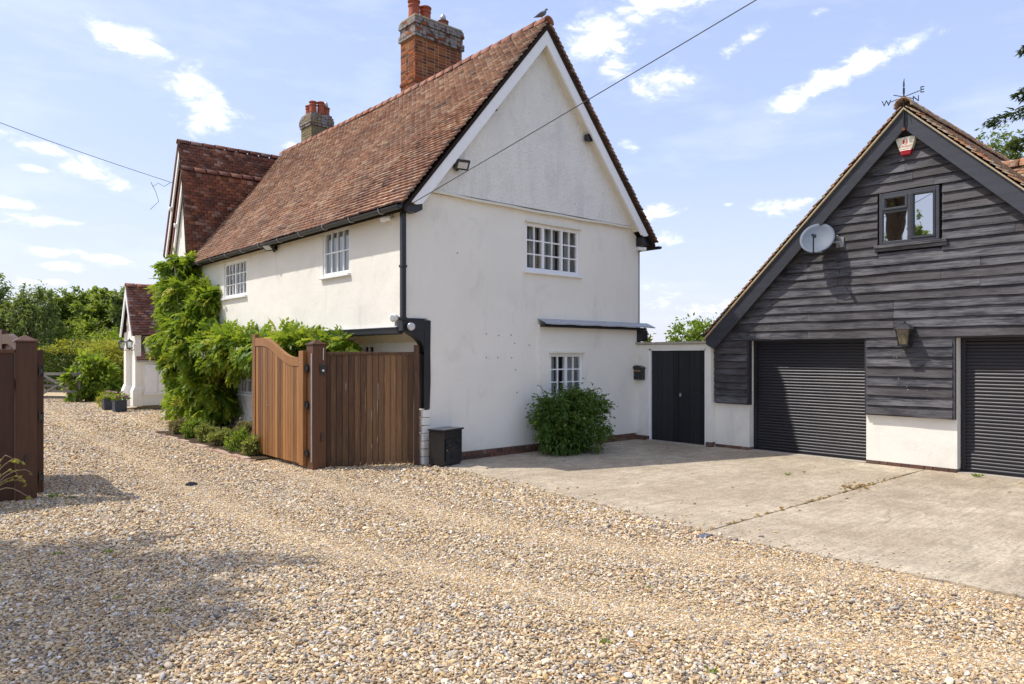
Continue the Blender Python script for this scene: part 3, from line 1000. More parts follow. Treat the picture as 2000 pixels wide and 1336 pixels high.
# ------------------------------------------------------------------ the farmhouse
RXR, RZR = 2.34, 7.52                                  # ridge
KL, KR = 1.205, 1.155                                  # roof slopes
def roof_z(x): return RZR - (KL * (RXR - x) if x < RXR else KR * (x - RXR))


house = thing('farmhouse', 'cream rendered farmhouse with steep clay tiled roof, jettied upper storey and two brick chimneys', 'house', (0, 0, 0))
W1 = (2.04, 3.40, 3.18, 4.02)                          # gable upper window
W2 = (2.60, 3.46, .92, 1.72)                           # gable lower window
WA = (1.67, 2.64, 3.09, 3.90)                          # long side, upper
WB = (6.20, 7.52, 3.00, 3.79)
WC = (1.66, 2.95, .80, 1.89)                           # long side, under the jetty
WD = (6.93, 7.90, .79, 1.43)
wb = MB().frame((0, 0, 0), (1, 0, 0), (0, -1, 0))
wall_cells(wb, -.47, 5.15, 2.24, 4.02, [W1], .25)
wall_cells(wb, 0, 2.34, .13, 2.24, [], .25)
wb.prism([(-.47, 0, 4.02), (5.15, 0, 4.02), (4.93, 0, 4.23), (-.27, 0, 4.23)], (0, -.25, 0))
wb.box(-.27, 5.0, -.25, -.02, 4.23, 4.30)
wb.frame((0, -.035, 0), (1, 0, 0), (0, -1, 0))
wall_cells(wb, 2.34, 5.05, .13, 2.24, [W2], .28)       # the lower wall thickens a little right of the seam
wb.frame((0, .25, 0), (1, 0, 0), (0, -1, 0)); wb.box(5.0, 5.15, -9, 0, 0, 4.0)
wb.frame((-.47, .25, 0), (0, -1, 0), (-1, 0, 0))
wall_cells(wb, -9.55, 0, 2.10, 4.05, [(.25 - WA[1], .25 - WA[0], WA[2], WA[3]), (.25 - WB[1], .25 - WB[0], WB[2], WB[3])], .25)
wb.frame((0, .25, 0), (0, -1, 0), (-1, 0, 0))
wall_cells(wb, -12.5, 0, 0, 2.10, [(.25 - WC[1], .25 - WC[0], WC[2], WC[3]), (.25 - WD[1], .25 - WD[0], WD[2], WD[3])], .25)
wb.build('wall', M['render'], house)
# roughcast gable triangle, proud of the wall below, above a sagging drip board
gp = MB(); gp.prism([(-.24, -.045, 4.27), (4.92, -.045, 4.27), (2.34, -.045, 7.36)], (0, .25, 0)); gp.build('gable_panel', M['roughcast'], house)
db = MB()
for i in range(20):
    x0, x1 = -.08 + i * .25, -.08 + (i + 1) * .25
    s0, s1 = (-.022 * math.sin(math.pi * min(1, max(0, x / 5))) + .006 * math.sin(x * 5) for x in (x0, x1))
    db.add([(x0, -.075, 4.225 + s0), (x1, -.075, 4.225 + s1), (x1, -.075, 4.262 + s1), (x0, -.075, 4.262 + s0), (x0, .0, 4.235 + s0), (x1, .0, 4.235 + s1), (x1, 0, 4.285 + s1), (x0, 0, 4.285 + s0)],
           [(0, 1, 2, 3), (3, 2, 6, 7), (0, 4, 5, 1)])
db.build('drip_board', M['soffit'], house)
# brick plinth, mostly one or two exposed courses
core = MB(); core.box(.02, 5.0, -.02, .2, -.08, .128); core.build('plinth_core', M['mortar_dark'], house)
rg = random.Random(5)
lay_bricks(house, 'plinth_brick', (.02, -.02, 0), (1, 0, 0), (0, -1, 0), 4.98, -.012, 2, [BR['plinth']], rg, ch=.070, st=.205, hd=.10, depth=.06, proud=.014)
# corner quoin of white-painted rough bricks under the black post
for k in range(7):
    z0 = .005 + k * .121
    w0 = -.125 - rg.uniform(-.012, .018)
    piece('quoin_brick', BR['white'], house, box_matrix((0, 0, 0), (1, 0, 0), (0, -1, 0), w0, .012 + rg.uniform(-.02, .012), -.12, .028 + rg.uniform(-.008, .010), z0, z0 + .112, rg, .02))
# black timber post, head and bracing at the jettied corner
cp = MB()
cp.prism([(-.105, -.025, .86), (.0, -.025, .86), (.018, -.025, 1.3), (.012, -.025, 1.75), (.02, -.025, 2.235), (-.10, -.025, 2.235)], (0, .16, 0))
cp.build('corner_post', M['black'], house, bevel=.008)
hp = MB(); hp.prism([(-.50, -.028, 2.06), (-.10, -.028, 2.06), (-.10, -.028, 2.245), (-.03, -.028, 2.26), (-.30, -.028, 2.262), (-.50, -.028, 2.255)], (0, .16, 0))
hp.build('jetty_bracket', M['black'], house, bevel=.008)
br_ = MB(); arc = [(-.105 - .30 * (1 - math.sin(a)), -.022, 2.06 - .32 * (1 - math.cos(a))) for a in [R(90) * i / 8 for i in range(9)]]
br_.prism([(-.105, -.022, 1.72)] + [(-.105 - .33 * (i / 8) ** 1.5, -.022, 1.74 + .32 * (i / 8) ** .6) for i in range(9)] + [(-.105, -.022, 2.06)], (0, .14, 0))
br_.build('brace', M['black'], house)
jb = MB(); jb.prism([(-.50, .12, 2.03), (-.46, .12, 2.01), (-.40, .12, 2.02), (-.40, .12, 2.10), (-.52, .12, 2.12)], (0, 9.3, 0)); jb.build('jetty_beam', M['bargeblack'], house)
jl = MB(); jl.prism([(-.53, .12, 2.121), (-.47, .12, 2.121), (-.47, .12, 2.145), (-.53, .12, 2.128)], (0, 9.3, 0)); jl.build('jetty_flashing', M['lead'], house)
js = MB(); js.prism([(-.40, .14, 2.03), (-.25, .14, 2.06), (-.06, .14, 1.96), (-.001, .14, 1.90), (-.001, .14, 2.099), (-.40, .14, 2.099)], (0, 9.2, 0)); js.build('jetty_soffit', M['cream'], house)
# lead-dressed weathering over the lower right of the gable
lc = MB()
N = 18
for i in range(N):
    x0, x1 = 2.33 + i * (3.10 / N), 2.33 + (i + 1) * (3.10 / N)
    w0, w1 = .006 * math.sin(x0 * 9), .006 * math.sin(x1 * 9)
    lc.add([(x0, -.002, 2.345), (x1, -.002, 2.345), (x1, -.20 + w1, 2.262 + w1), (x0, -.20 + w0, 2.262 + w0), (x1, -.20 + w1, 2.242 + w1), (x0, -.20 + w0, 2.242 + w0), (x0, -.01, 2.30), (x1, -.01, 2.30)], [(0, 3, 2, 1), (3, 5, 4, 2), (6, 7, 4, 5)])
lc.build('lead_canopy', M['lead'], house)
cf = MB(); cf.box(2.36, 5.22, -.15, .05, 2.195, 2.241); cf.build('canopy_fascia', M['black'], house)
ce = MB(); ce.box(5.055, 5.24, -.16, .1, 1.97, 2.19); ce.build('canopy_end_post', M['black'], house)

# windows
window(house, (W1[0], 0, W1[2]), (1, 0, 0), (0, -1, 0), W1[1] - W1[0], W1[3] - W1[2], 2, 3, mull=(.44, .91), lintel=True, curtains=((.20, .27), (.30, .33), (.38, .42), (.47, .52), (.55, .68), (.86, 1.0)))
window(house, (W2[0], -.035, W2[2]), (1, 0, 0), (0, -1, 0), W2[1] - W2[0], W2[3] - W2[2], 2, 3, mull=(.43,), lintel=True, curtains=((0, .38), (.62, 1)))
window(house, (-.47, WA[1], WA[2]), (0, -1, 0), (-1, 0, 0), WA[1] - WA[0], WA[3] - WA[2], 4, 2, mull=(), lintel=False, curtains=((0, .62), (.7, 1)))
window(house, (-.47, WB[1], WB[2]), (0, -1, 0), (-1, 0, 0), WB[1] - WB[0], WB[3] - WB[2], 3, 3, mull=(.66,), curtains=((0, .16), (.55, .75), (.85, 1)))
window(house, (0, WC[1], WC[2]), (0, -1, 0), (-1, 0, 0), WC[1] - WC[0], WC[3] - WC[2], 2, 4, mull=(.43, .86), curtains=((0, .2), (.8, 1)))
window(house, (0, WD[1], WD[2]), (0, -1, 0), (-1, 0, 0), WD[1] - WD[0], WD[3] - WD[2], 2, 2, mull=(.48,), curtains=((0, .3), (.7, 1)))

# main roof
RY0, RY1 = -.27, 11.2
def sag_l(x, s): return .022 * math.sin(x * .62 + .4) * math.sin(s * .66) + .010 * math.sin(x * 1.9 + s * 1.3) - .05 * math.sin(math.pi * min(1, x / 11.)) * (s / 4.7)
roof = MB()
EXL, EXR = -.64, 5.42
tk = .055
def slope_pts(xe, k, dz): return [(xe, roof_z(xe) - dz), (RXR, RZR - dz)]
roof.prism([(EXL + .03, RY0 + .03, roof_z(EXL) - .10), (RXR, RY0 + .03, RZR - .13), (EXR - .03, RY0 + .03, roof_z(EXR) - .10), (EXR - .03, RY0 + .03, roof_z(EXR) - .03), (RXR, RY0 + .03, RZR - .035), (EXL + .03, RY0 + .03, roof_z(EXL) - .03)], (0, RY1 - RY0 - .1, 0))
roof = roof.build('roof', M['deck'], house)
TPL = tile_template(.1646, .135, .025)
rt = random.Random(11)
upL = Vector((1, 0, KL)).normalized(); LL = math.hypot(RXR - EXL, KL * (RXR - EXL))
# columns run away from the verge; the valley with the rear wing cuts them off
def keep_main(x, s):
    y = RY0 + x; z = roof_z(EXL) + s * KL / math.hypot(1, KL)
    return y < 9.62 + .235 * (z - 3.95) + .02
ms = []
E0 = Vector((EXL, RY0 + 11.4, roof_z(EXL) - .012))
for m in tile_matrices(E0, (0, -1, 0), upL, LL - .03, 11.4, .0855, .165, rt, keep=lambda x, s: keep_main(11.4 - x, s), sag=lambda x, s: sag_l(11.4 - x, s)): ms.append(m)
place_tiles(roof, ms, TPL, M['tile'], 300)
upR = Vector((-1, 0, KR)).normalized(); LR = math.hypot(EXR - RXR, KR * (EXR - RXR))
msr = tile_matrices((EXR, RY0, roof_z(EXR) - .012), (0, 1, 0), upR, LR - .03, .99, .0855, .165, rt)
place_tiles(roof, msr, TPL, M['tile'], 0)
ridge_run(roof, (RXR, RY0 - .01, RZR - .015), (RXR, 10.75, RZR - .06), .115, M['ridge'], rt, sag=lambda s: -.05 * math.sin(math.pi * s / 11))
# white barge boards and the soffit behind them
for sg, k in ((-1, KL), (1, KR)):
    e = 2.83 if sg < 0 else 2.86
    top, bot = RZR - .075, RZR - .075 - .315
    X = lambda d: RXR + sg * d
    bb = MB(); y0 = -.225
    bb.prism([(X(0), y0, top), (X(e), y0, top - k * e), (X(e - .03), y0, top - k * e - .05), (X(e - .12), y0, top - k * e - .075), (X(e - .22), y0, top - k * e - .05), (X(0), y0, bot)], (0, .04, 0))
    bb.build('barge_board', M['white'], house)
    so = MB(); so.prism([(X(0), -.184, bot + .06), (X(e - .24), -.184, bot + .06 - k * (e - .24)), (X(e - .24), -.184, bot + .09 - k * (e - .24)), (X(0), -.184, bot + .09)], (0, .185, 0))
    so.build('soffit', M['soffit'], house)
# undercloak mortar line along the verge
# gutters, brackets and downpipes
g = MB()
gx, gz = -.700, 3.902
def gut(mb, x, z, y0, y1, r=.056):
    K = 9; pts = []
    for y in (y0, y1):
        for q in (1, .86):
            for i in range(K):
                a = math.pi + math.pi * i / (K - 1)
                pts.append((x + math.cos(a) * r * q, y, z + math.sin(a) * r * q))
    o_ = lambda y, q, k: (y * 2 + q) * K + k
    fs = []
    for k in range(K - 1):
        fs += [(o_(0, 0, k), o_(0, 0, k + 1), o_(1, 0, k + 1), o_(1, 0, k)), (o_(0, 1, k), o_(0, 1, k + 1), o_(1, 1, k + 1), o_(1, 1, k)), (o_(0, 0, k), o_(0, 1, k), o_(0, 1, k + 1), o_(0, 0, k + 1))]
    fs += [(o_(0, 0, 0), o_(1, 0, 0), o_(1, 1, 0), o_(0, 1, 0)), (o_(0, 0, K - 1), o_(1, 0, K - 1), o_(1, 1, K - 1), o_(0, 1, K - 1)), tuple(o_(0, 0, k) for k in range(K)), tuple(o_(1, 0, k) for k in range(K))]
    mb.add(pts, fs)
gut(g, gx, gz, -.26, 9.75)
gutter = g.build('gutter', M['black'], house)
for i in range(11):
    bk = MB(); y = .25 + i * .92
    bk.tube([(gx - .064, y, gz + .012), (gx - .062, y, gz - .02), (gx - .035, y, gz - .055), (gx, y, gz - .066), (gx + .04, y, gz - .05)], .007, 6)
    bk.build('gutter_clip', M['steel'], gutter)
g = MB(); gut(g, 5.47, 3.90, -.30, 9); gutter2 = g.build('gutter', M['black'], house)
eb = MB(); eb.prism([(-.66, -.17, 3.88), (-.35, -.17, 3.845), (-.235, -.17, 3.905), (-.235, -.17, 4.03), (-.40, -.17, 4.05), (-.62, -.17, 3.97)], (0, .168, 0)); eb.build('eaves_box', M['black'], house, bevel=.006)
eb = MB(); eb.prism([(5.06, -.17, 3.90), (5.40, -.17, 3.92), (5.40, -.17, 3.99), (5.18, -.17, 4.10), (5.06, -.17, 4.06)], (0, .168, 0)); eb.build('eaves_box', M['black'], house, bevel=.006)
dp = MB(); dp.box(-.525, -.452, -.055, .02, 2.22, 3.86); dp.box(-.54, -.44, -.065, .025, 3.02, 3.06); dp.box(-.54, -.44, -.065, .025, 2.22, 2.27); dp.build('downpipe', M['black'], house, bevel=.008)
dp = MB(); dp.tube([(5.19, .05, 3.9), (5.19, .05, 2.2)], .036, 10); dp.build('downpipe', M['black'], house, smooth=True)
# odd nails and old fixings left in the wall
for x, z in ((1.15, 2.05), (1.42, 2.03), (1.70, 2.04), (1.78, 1.90), (2.12, 1.87), (1.15, 1.66), (1.40, 1.65), (1.71, 1.65), (1.80, 1.44), (1.83, 1.05), (.55, 3.34)):
    nl = MB(); nl.box(x - .008, x + .008, -.012 - (.035 if x > 2.34 else 0), .01, z - .007, z + .007); nl.build('nail_head', M['rust'], house)
for x in (.55, 1.7, 2.6, 3.4, 4.2):
    nl = MB(); nl.tube([(x, -.06, 4.21), (x + .03, -.05, 4.155)], .006, 5); nl.build('cable_clip', M['soffit'], house)

# big ridge chimney
CHX, CHY, CHW, CHD = 2.28, 3.80, 1.27, .57
ch = MB(); ch.box(CHX, CHX + CHW, CHY, CHY + CHD, 6.6, 9.10); chim = ch.build('chimney', M['mortar'], house)
rg = random.Random(21)
zb, nC, chh = 7.42, 24, .07
pick = lambda k, i: (1 if (k >= 17 and rg.random() < .85) else 0)
lvl = lambda k: .042 if k in (17, 18, 21) else (.032 if k == 22 else .014 if k > 16 else (.02 if k in (3,) else .004))
for k in range(nC - 1):
    pr = lvl(k); gk = 1 if k >= 17 else 0
    P_ = (lambda kk, i: (1 if rg.random() < .85 else 0)) if gk else (lambda kk, i: 0)
    odd = k % 2
    for o, r, n, L in (((CHX - pr, CHY, 0), (1, 0, 0), (0, -1, 0), CHW + 2 * pr), ((CHX, CHY + CHD + pr, 0), (0, -1, 0), (-1, 0, 0), CHD + 2 * pr)):
        z0 = zb + k * chh
        x = -.105 if odd else 0.; i = odd
        while x < L - .01:
            w = .20 if i % 2 == 0 else .095
            a0, a1 = max(0, x), min(L, x + w)
            if a1 - a0 > .03:
                z_roof = roof_z(CHX - .02) if n[0] < 0 else 0
                if not (n[0] < 0 and z0 < 7.45):
                    q = pr + rg.uniform(-.002, .003)
                    piece('brick', [BR['red'], BR['grey']][P_(k, i)], chim, box_matrix(o, r, n, a0, a1, q - .07, q, z0 + .0045, z0 + chh - .0045, rg, .008))
            x += w + .009; i += 1
cap = MB(); cap.box(CHX - .015, CHX + CHW + .015, CHY - .015, CHY + CHD + .015, zb + 23 * chh, zb + 23 * chh + .03); cap.build('flaunching', M['mortar_dark'], chim)
fl = MB(); fl.prism([(CHX - .012, CHY - .10, 7.36), (CHX - .012, CHY + CHD + .06, 7.36), (CHX - .012, CHY + CHD + .06, 7.46), (CHX - .012, CHY - .02, 7.52)], (-.02, 0, 0)); fl.build('lead_flashing', M['lead'], chim)
fl = MB(); fl.box(CHX + .0, CHX + .30, CHY - .03, CHY - .012, 7.40, 7.57); fl.build('lead_flashing', M['lead'], chim)
def pot(x, y, z, h, r, mat, cowl=False, parent=None):
    p = MB()
    prof = [(r * 1.08, 0), (r * 1.0, .06), (r * .95, h * .55), (r * .93, h * .66), (r * 1.06, h * .69), (r * 1.06, h * .74), (r * .88, h * .76), (r * .86, h * .86), (r * 1.10, h * .89), (r * 1.12, h * .96), (r * .95, h), (r * .7, h), (r * .68, h - .12)]
    p.lathe((x, y, z), prof, 18)
    o = p.build('chimney_pot', mat, parent, smooth=True)
    if cowl:
        c = MB(); c.lathe((x, y, z + h), [(r * .6, 0), (r * .6, .09), (r * .5, .12), (r * .15, .17)], 14); c.build('cowl', M['steel'], o, smooth=True)
    return o
PZ = zb + 23 * chh + .02
pot(2.42, CHY + .26, PZ, .46, .125, M['terracotta'], parent=chim)
pot(2.72, CHY + .26, PZ, .40, .125, M['terracotta'], parent=chim)
pot(3.21, CHY + .26, PZ, .24, .115, M['terracotta_dark'], True, parent=chim)

# smaller gault chimney further along
c2 = MB(); c2.box(2.36, 2.96, 8.93, 9.55, 6.6, 8.28); chim2 = c2.build('chimney', M['mortar_dark'], house)
for k in range(13):
    pr = .05 if k in (9, 10) else (.035 if k in (8, 11) else .006)
    for o, r, n, L in (((2.36 - pr, 8.93, 0), (1, 0, 0), (0, -1, 0), .60 + 2 * pr), ((2.36, 9.55 + pr, 0), (0, -1, 0), (-1, 0, 0), .62 + 2 * pr)):
        x = -.105 if k % 2 else 0.; i = k % 2
        while x < L - .01:
            w = .20 if i % 2 == 0 else .095
            a0, a1 = max(0, x), min(L, x + w)
            if a1 - a0 > .03: piece('brick', BR['gault'] if k < 8 or rg.random() < .4 else BR['grey'], chim2, box_matrix(o, r, n, a0, a1, pr - .08, pr, 7.35 + k * .072 + .004, 7.35 + k * .072 + .068, rg, .008))
            x += w + .009; i += 1
for x, y, h, c in ((2.47, 9.06, .34, 0), (2.68, 9.02, .36, 0), (2.52, 9.40, .32, 0), (2.86, 9.08, .26, 1)): pot(x, y, 8.27, h, .10, M['terracotta'], bool(c), chim2)

# rear cross wing: a low steep gable in front of a taller one
wx = -.55
lowR, lowZ = 10.02, 6.42                               # lower ridge y, z
upR_, upZ = 10.42, 7.22
lw = MB(); lw.prism([(wx, 9.72, 2.1), (wx, 11.0, 2.1), (wx, 11.0, 4.1), (wx, 10.08, 6.15), (wx, 10.06, 6.15), (wx, 9.72, 4.15)], (2.2, 0, 0)); lw.build('wing_wall', M['render2'], house)
bw = MB(); bw.prism([(wx + .08, 9.9, 2.1), (wx + .08, 11.55, 2.1), (wx + .08, 11.55, 4.4), (wx + .08, 10.42, 7.0), (wx + .08, 9.9, 5.6)], (2.6, 0, 0)); bw = bw.build('wing_gable', M['mortar_dark'], house)
lay_bricks(bw, 'gable_brickwork', (wx + .08, 11.52, 0), (0, -1, 0), (-1, 0, 0), 1.6, 4.0, 41, [BR['gault']], rg, joined=True,
           skip=lambda a, z: (11.52 - a) > 11.55 - (z - 4.3) * (1.1 / 2.65) or (11.52 - a) < 9.9 + max(0, (z - 5.6) * .37))
# lower front slope (faces the drive end) and upper slope
def wing_slope(name, yb, zb_, yt, zt, x0, x1, keepf, mat, seed):
    dk = MB(); dk.prism([(x0, yb, zb_ - .05), (x0, yt, zt - .05), (x0, yt + .04, zt - .11), (x0, yb + .04, zb_ - .11)], (x1 - x0, 0, 0)); dk = dk.build(name, M['deck'], house)
    up = Vector((0, yt - yb, zt - zb_)); L = up.length
    r_ = random.Random(seed)
    m_ = tile_matrices((x0, yb, zb_ - .01), (1, 0, 0), up, L, x1 - x0, .086, .165, r_, lift=.036, keep=keepf, jit=1.6)
    place_tiles(dk, m_, tile_template(.1646, .135, .022), mat, 0)
    return dk
kx = (lowZ - 3.95) / 1.205
lowroof = wing_slope('wing_roof', 9.60, 3.98, lowR, lowZ, wx - .10, 1.75, lambda x, s: (wx - .10 + x) < EXL + .10 + (s * .985) / 1.205 + .12, M['tile_dark'], 31)
ridge_run(lowroof, (wx - .12, lowR, lowZ - .01), (1.52, lowR, lowZ + .02), .10, M['tile_dark'], rg)
uproof = wing_slope('wing_roof', lowR + .03, lowZ - .15, upR_, upZ, wx - .06, 2.4, lambda x, s: True, M['tile_dark'], 32)
ridge_run(uproof, (wx - .08, upR_, upZ - .03), (2.2, upR_ + .05, upZ + .04), .095, M['tile_dark'], rg)
bk = MB(); bk.prism([(wx - .06, upR_, upZ - .04), (wx - .06, 11.70, 4.35), (wx - .06, 11.76, 4.40), (wx - .06, upR_ + .06, upZ + .02)], (2.6, 0, 0)); bk.build('wing_roof', M['tile_dark'], house)
bk = MB(); bk.prism([(wx - .10, lowR, lowZ - .04), (wx - .10, 10.98, 4.12), (wx - .10, 11.04, 4.16), (wx - .10, lowR + .05, lowZ + .02)], (2.2, 0, 0)); bk.build('wing_roof', M['tile_dark'], house)
for (ya, za, yb_, zb2, xx) in ((lowR + .01, lowZ - .06, 10.93, 4.16, wx - .08), (upR_ + .01, upZ - .06, 11.64, 4.40, wx - .04)):
    w_ = MB(); w_.prism([(xx, ya, za), (xx, yb_, zb2), (xx, yb_ - .06, zb2 - .12), (xx, ya, za - .30)], (.035, 0, 0)); w_.build('barge_board', M['white'], house)
    w_ = MB(); w_.tube([(xx - .02, (ya + yb_) / 2, (za + zb2) / 2 - .16), (xx - .02, (ya + yb_) / 2 + .02, (za + zb2) / 2 - .26)], .05, 10); w_.build('purlin_end', M['white'], house, smooth=True)
vg = MB(); vg.tube([(EXL - .05, 9.70, 3.98), (.9, 9.93, 5.84), (1.55, 10.02, 6.60)], .018, 6); vg.build('valley_lead', M['lead'], house)


# ------------------------------------------------------------------ the black boarded garage
GX = 5.20                                              # plinth face
GAY, GAZ, GK = -5.10, 5.42, .979                       # apex and slope
GYL, GYR = -1.74, -8.46                                # eaves
def groof(y): return GAZ - GK * abs(y - GAY)
garage = thing('garage', 'black weatherboarded garage with tiled gable roof and two dark roller doors', 'garage', (GX, GAY, 0))
D1 = (-4.47, -2.45, 0, 1.965)
D2 = (-7.80, -5.74, 0, 1.955)
fr = lambda mb, x: mb.frame((x, 0, 0), (0, -1, 0), (-1, 0, 0))     # a = -y (rightwards), n outward
gw = fr(MB(), GX)
wall_cells(gw, 1.74, 8.46, .055, 1.98, [(2.45, 4.47, 0, 1.97), (5.74, 7.80, 0, 1.97)], .30)
gw.build('plinth_wall', M['render2'], garage)
gi = MB(); gi.prism([(GX + .05, GYL, 1.98), (GX + .05, GYR, 1.98), (GX + .05, GYR, 2.0), (GX + .05, GAY, GAZ - .15), (GX + .05, GYL, 2.0)], (.2, 0, 0))
gi.prism([(GX + .3, GYL - .02, 0), (GX + .3, GYL - .02, 1.97), (12, GYL - .02, 1.97), (12, GYL - .02, 0)], (0, -.2, 0))
gi.build('wall', M['blackwood'], garage)
rg = random.Random(8)
for a0, a1 in ((1.76, 2.45), (4.47, 5.74), (7.80, 8.46)):
    c = fr(MB(), GX); c.box(a0, a1, -.28, -.012, -.05, .0545); c.build('plinth_core', M['mortar_dark'], garage)
    lay_bricks(garage, 'plinth_brick', (GX, -a0, 0), (0, -1, 0), (-1, 0, 0), a1 - a0, -.012, 1, [BR['plinth']], rg, ch=.066, st=.20, hd=.10, depth=.05, proud=.008)

BOARD_MESHES = []
def board(a0, a1, zb_, g_, seed, x=GX - .045, cutl=None):
    """one waney-edged board in the plane of the gable; cutl trims its ends to the roof slope"""
    rr = random.Random(seed)
    n = max(3, int((a1 - a0) / .13)); top, bot = [], []
    ph = rr.uniform(0, 50); amp = rr.uniform(.003, .011)
    tilt = rr.uniform(-.003, .003)
    for i in range(n + 1):
        a = a0 + (a1 - a0) * i / n
        w = amp * (mnoise.noise((a * 1.4 + ph, 0, 0)) * 1.6 + .5 * mnoise.noise((a * 5 + ph, 3, 0)))
        bow = .004 * mnoise.noise((a * .9 + ph, 9, 0))
        bot.append((a, .040 + bow, zb_ + w + tilt * i / n)); top.append((a, .004, zb_ + g_ + .035))
    mb = fr(MB(), x)
    N_ = n + 1
    pts = bot + top + [(p[0], p[1] - .034, p[2] + .002) for p in bot]
    fs = [(i, i + 1, N_ + i + 1, N_ + i) for i in range(n)] + [(2 * N_ + i, 2 * N_ + i + 1, i + 1, i) for i in range(n)] + [(0, N_, 2 * N_), (n, 2 * N_ + n, N_ + n)]
    mb.add(pts, fs)
    return mb.build('weatherboard', M['board'], garage)


WIN = (4.70, 5.535, 3.385, 4.165)                      # garage window, a and z
zrow, k = 1.965, 0
rows = []
while zrow < 5.2:
    g_ = rg.uniform(.132, .148); rows.append((zrow, g_)); zrow += g_
cap_n = 0
for zr, g_ in rows:
    zt = zr + g_ * .4
    hw = (GAZ - .12 - zt) / GK
    if hw < .12: continue
    a0, a1 = max(1.76, -GAY - hw), min(8.44, -GAY + hw)
    cuts = [(a0, a1)]
    if zr < WIN[3] + .02 and zr + g_ > WIN[2] - .12:
        cuts = [(a0, WIN[0] - .03), (WIN[1] + .03, a1)]
    for c0, c1 in cuts:
        if c1 - c0 > 2.6:
            joints = sorted(rg.sample([2.9, 3.55, 4.05, 4.9, 5.55, 6.05, 6.9], 2))
            joints = [j for j in joints if c0 + .5 < j < c1 - .5]
        elif c1 - c0 > 1.4 and rg.random() < .4: joints = [rg.uniform(c0 + .5, c1 - .5)]
        else: joints = []
        ed = [c0] + joints + [c1]
        for p0, p1 in zip(ed, ed[1:]):
            board(p0 + .002, p1 - .002, zr, g_, rg.randint(0, 99999))
for a0, a1, zlo in ((1.78, 2.44, .83), (4.50, 5.70, .785), (7.84, 8.44, .785)):
    n = 8 if zlo < .8 else 9
    g_ = (1.965 - zlo) / n
    for i in range(n): board(a0, a1, zlo + i * g_, g_, rg.randint(0, 99999))
    tb = fr(MB(), GX)
    tb.box(a0, a1, .002, .030, zlo - .02, zlo + .012)
    tb.build('bottom_trim', M['blackwood'], garage)
    for e0, e1 in ((a0 - .03, a0 - .001), (a1 + .001, a1 + .03)):
        if e0 < 1.8: continue
        tb = fr(MB(), GX); tb.box(e0, e1, -.05, .062, zlo - .02, 1.965); tb.build('corner_trim', M['blackwood'], garage)
lt = fr(MB(), GX)
for a0, a1 in ((2.41, 4.53), (5.67, 7.87)): lt.box(a0, a1, -.05, .048, 1.945, 1.972)
lt.build('lintel_trim', M['blackwood'], garage)
# roller doors: every lath a piece of its own
sl = bpy.data.meshes.new('shutter_lath'); v, f = [], []
K = 5; LW = 2.0
for x in (0, LW):
    for i in range(K + 1):
        t_ = i / K
        v.append((x, -.006 - .010 * math.sin(math.pi * t_) ** .8, t_ * .0455))
for i in range(K): f.append((i, K + 1 + i, K + 2 + i, i + 1))
v += [(0, .004, .0445), (LW, .004, .0445), (0, .004, .0505), (LW, .004, .0505)]; q = 2 * (K + 1)
f += [(q, q + 1, q + 3, q + 2)]
sl.from_pydata(v, [], f); sl.materials.append(M['shutter']); sl.polygons.foreach_set('use_smooth', [True] * len(f))
for (a0, a1) in ((2.47, 4.47), (5.76, 7.78)):
    hd = fr(MB(), GX); hd.box(a0, a1, -.30, -.14, 1.90, 1.97); door = hd.build('roller_door', M['shutter'], garage)
    n = int(1.885 / .0505) + 1
    for i in range(n):
        m = Matrix(((0, 1, 0), (-1, 0, 0), (0, 0, 1))).to_4x4() @ Matrix.Diagonal(((a1 - a0) / LW, 1, 1, 1))
        m.translation = Vector((GX + .16, -a0, .03 + i * .0505))
        piece('shutter_lath', sl, door, m)
    bt = fr(MB(), GX); bt.box(a0, a1, -.18, -.145, .0, .032); bt.build('bottom_rail', M['shutter'], door)
    for e in ((a0 - .015, a0 + .05), (a1 - .05, a1 + .015)):
        gr = fr(MB(), GX); gr.box(e[0], e[1], -.20, -.135, 0, 1.95); gr.build('guide_rail', M['shutter'], door)
    bk = fr(MB(), GX); bk.box(a0 - .02, a1 + .02, -.34, -.31, 0, 2.0); bk.build('door_backing', M['dark_room'], door)
th = fr(MB(), GX)
for a0, a1 in ((2.46, 4.46), (5.75, 7.8)): th.box(a0, a1, -.3, .03, -.05, .012)
structure(th.build('door_threshold', M['stone'], garage))
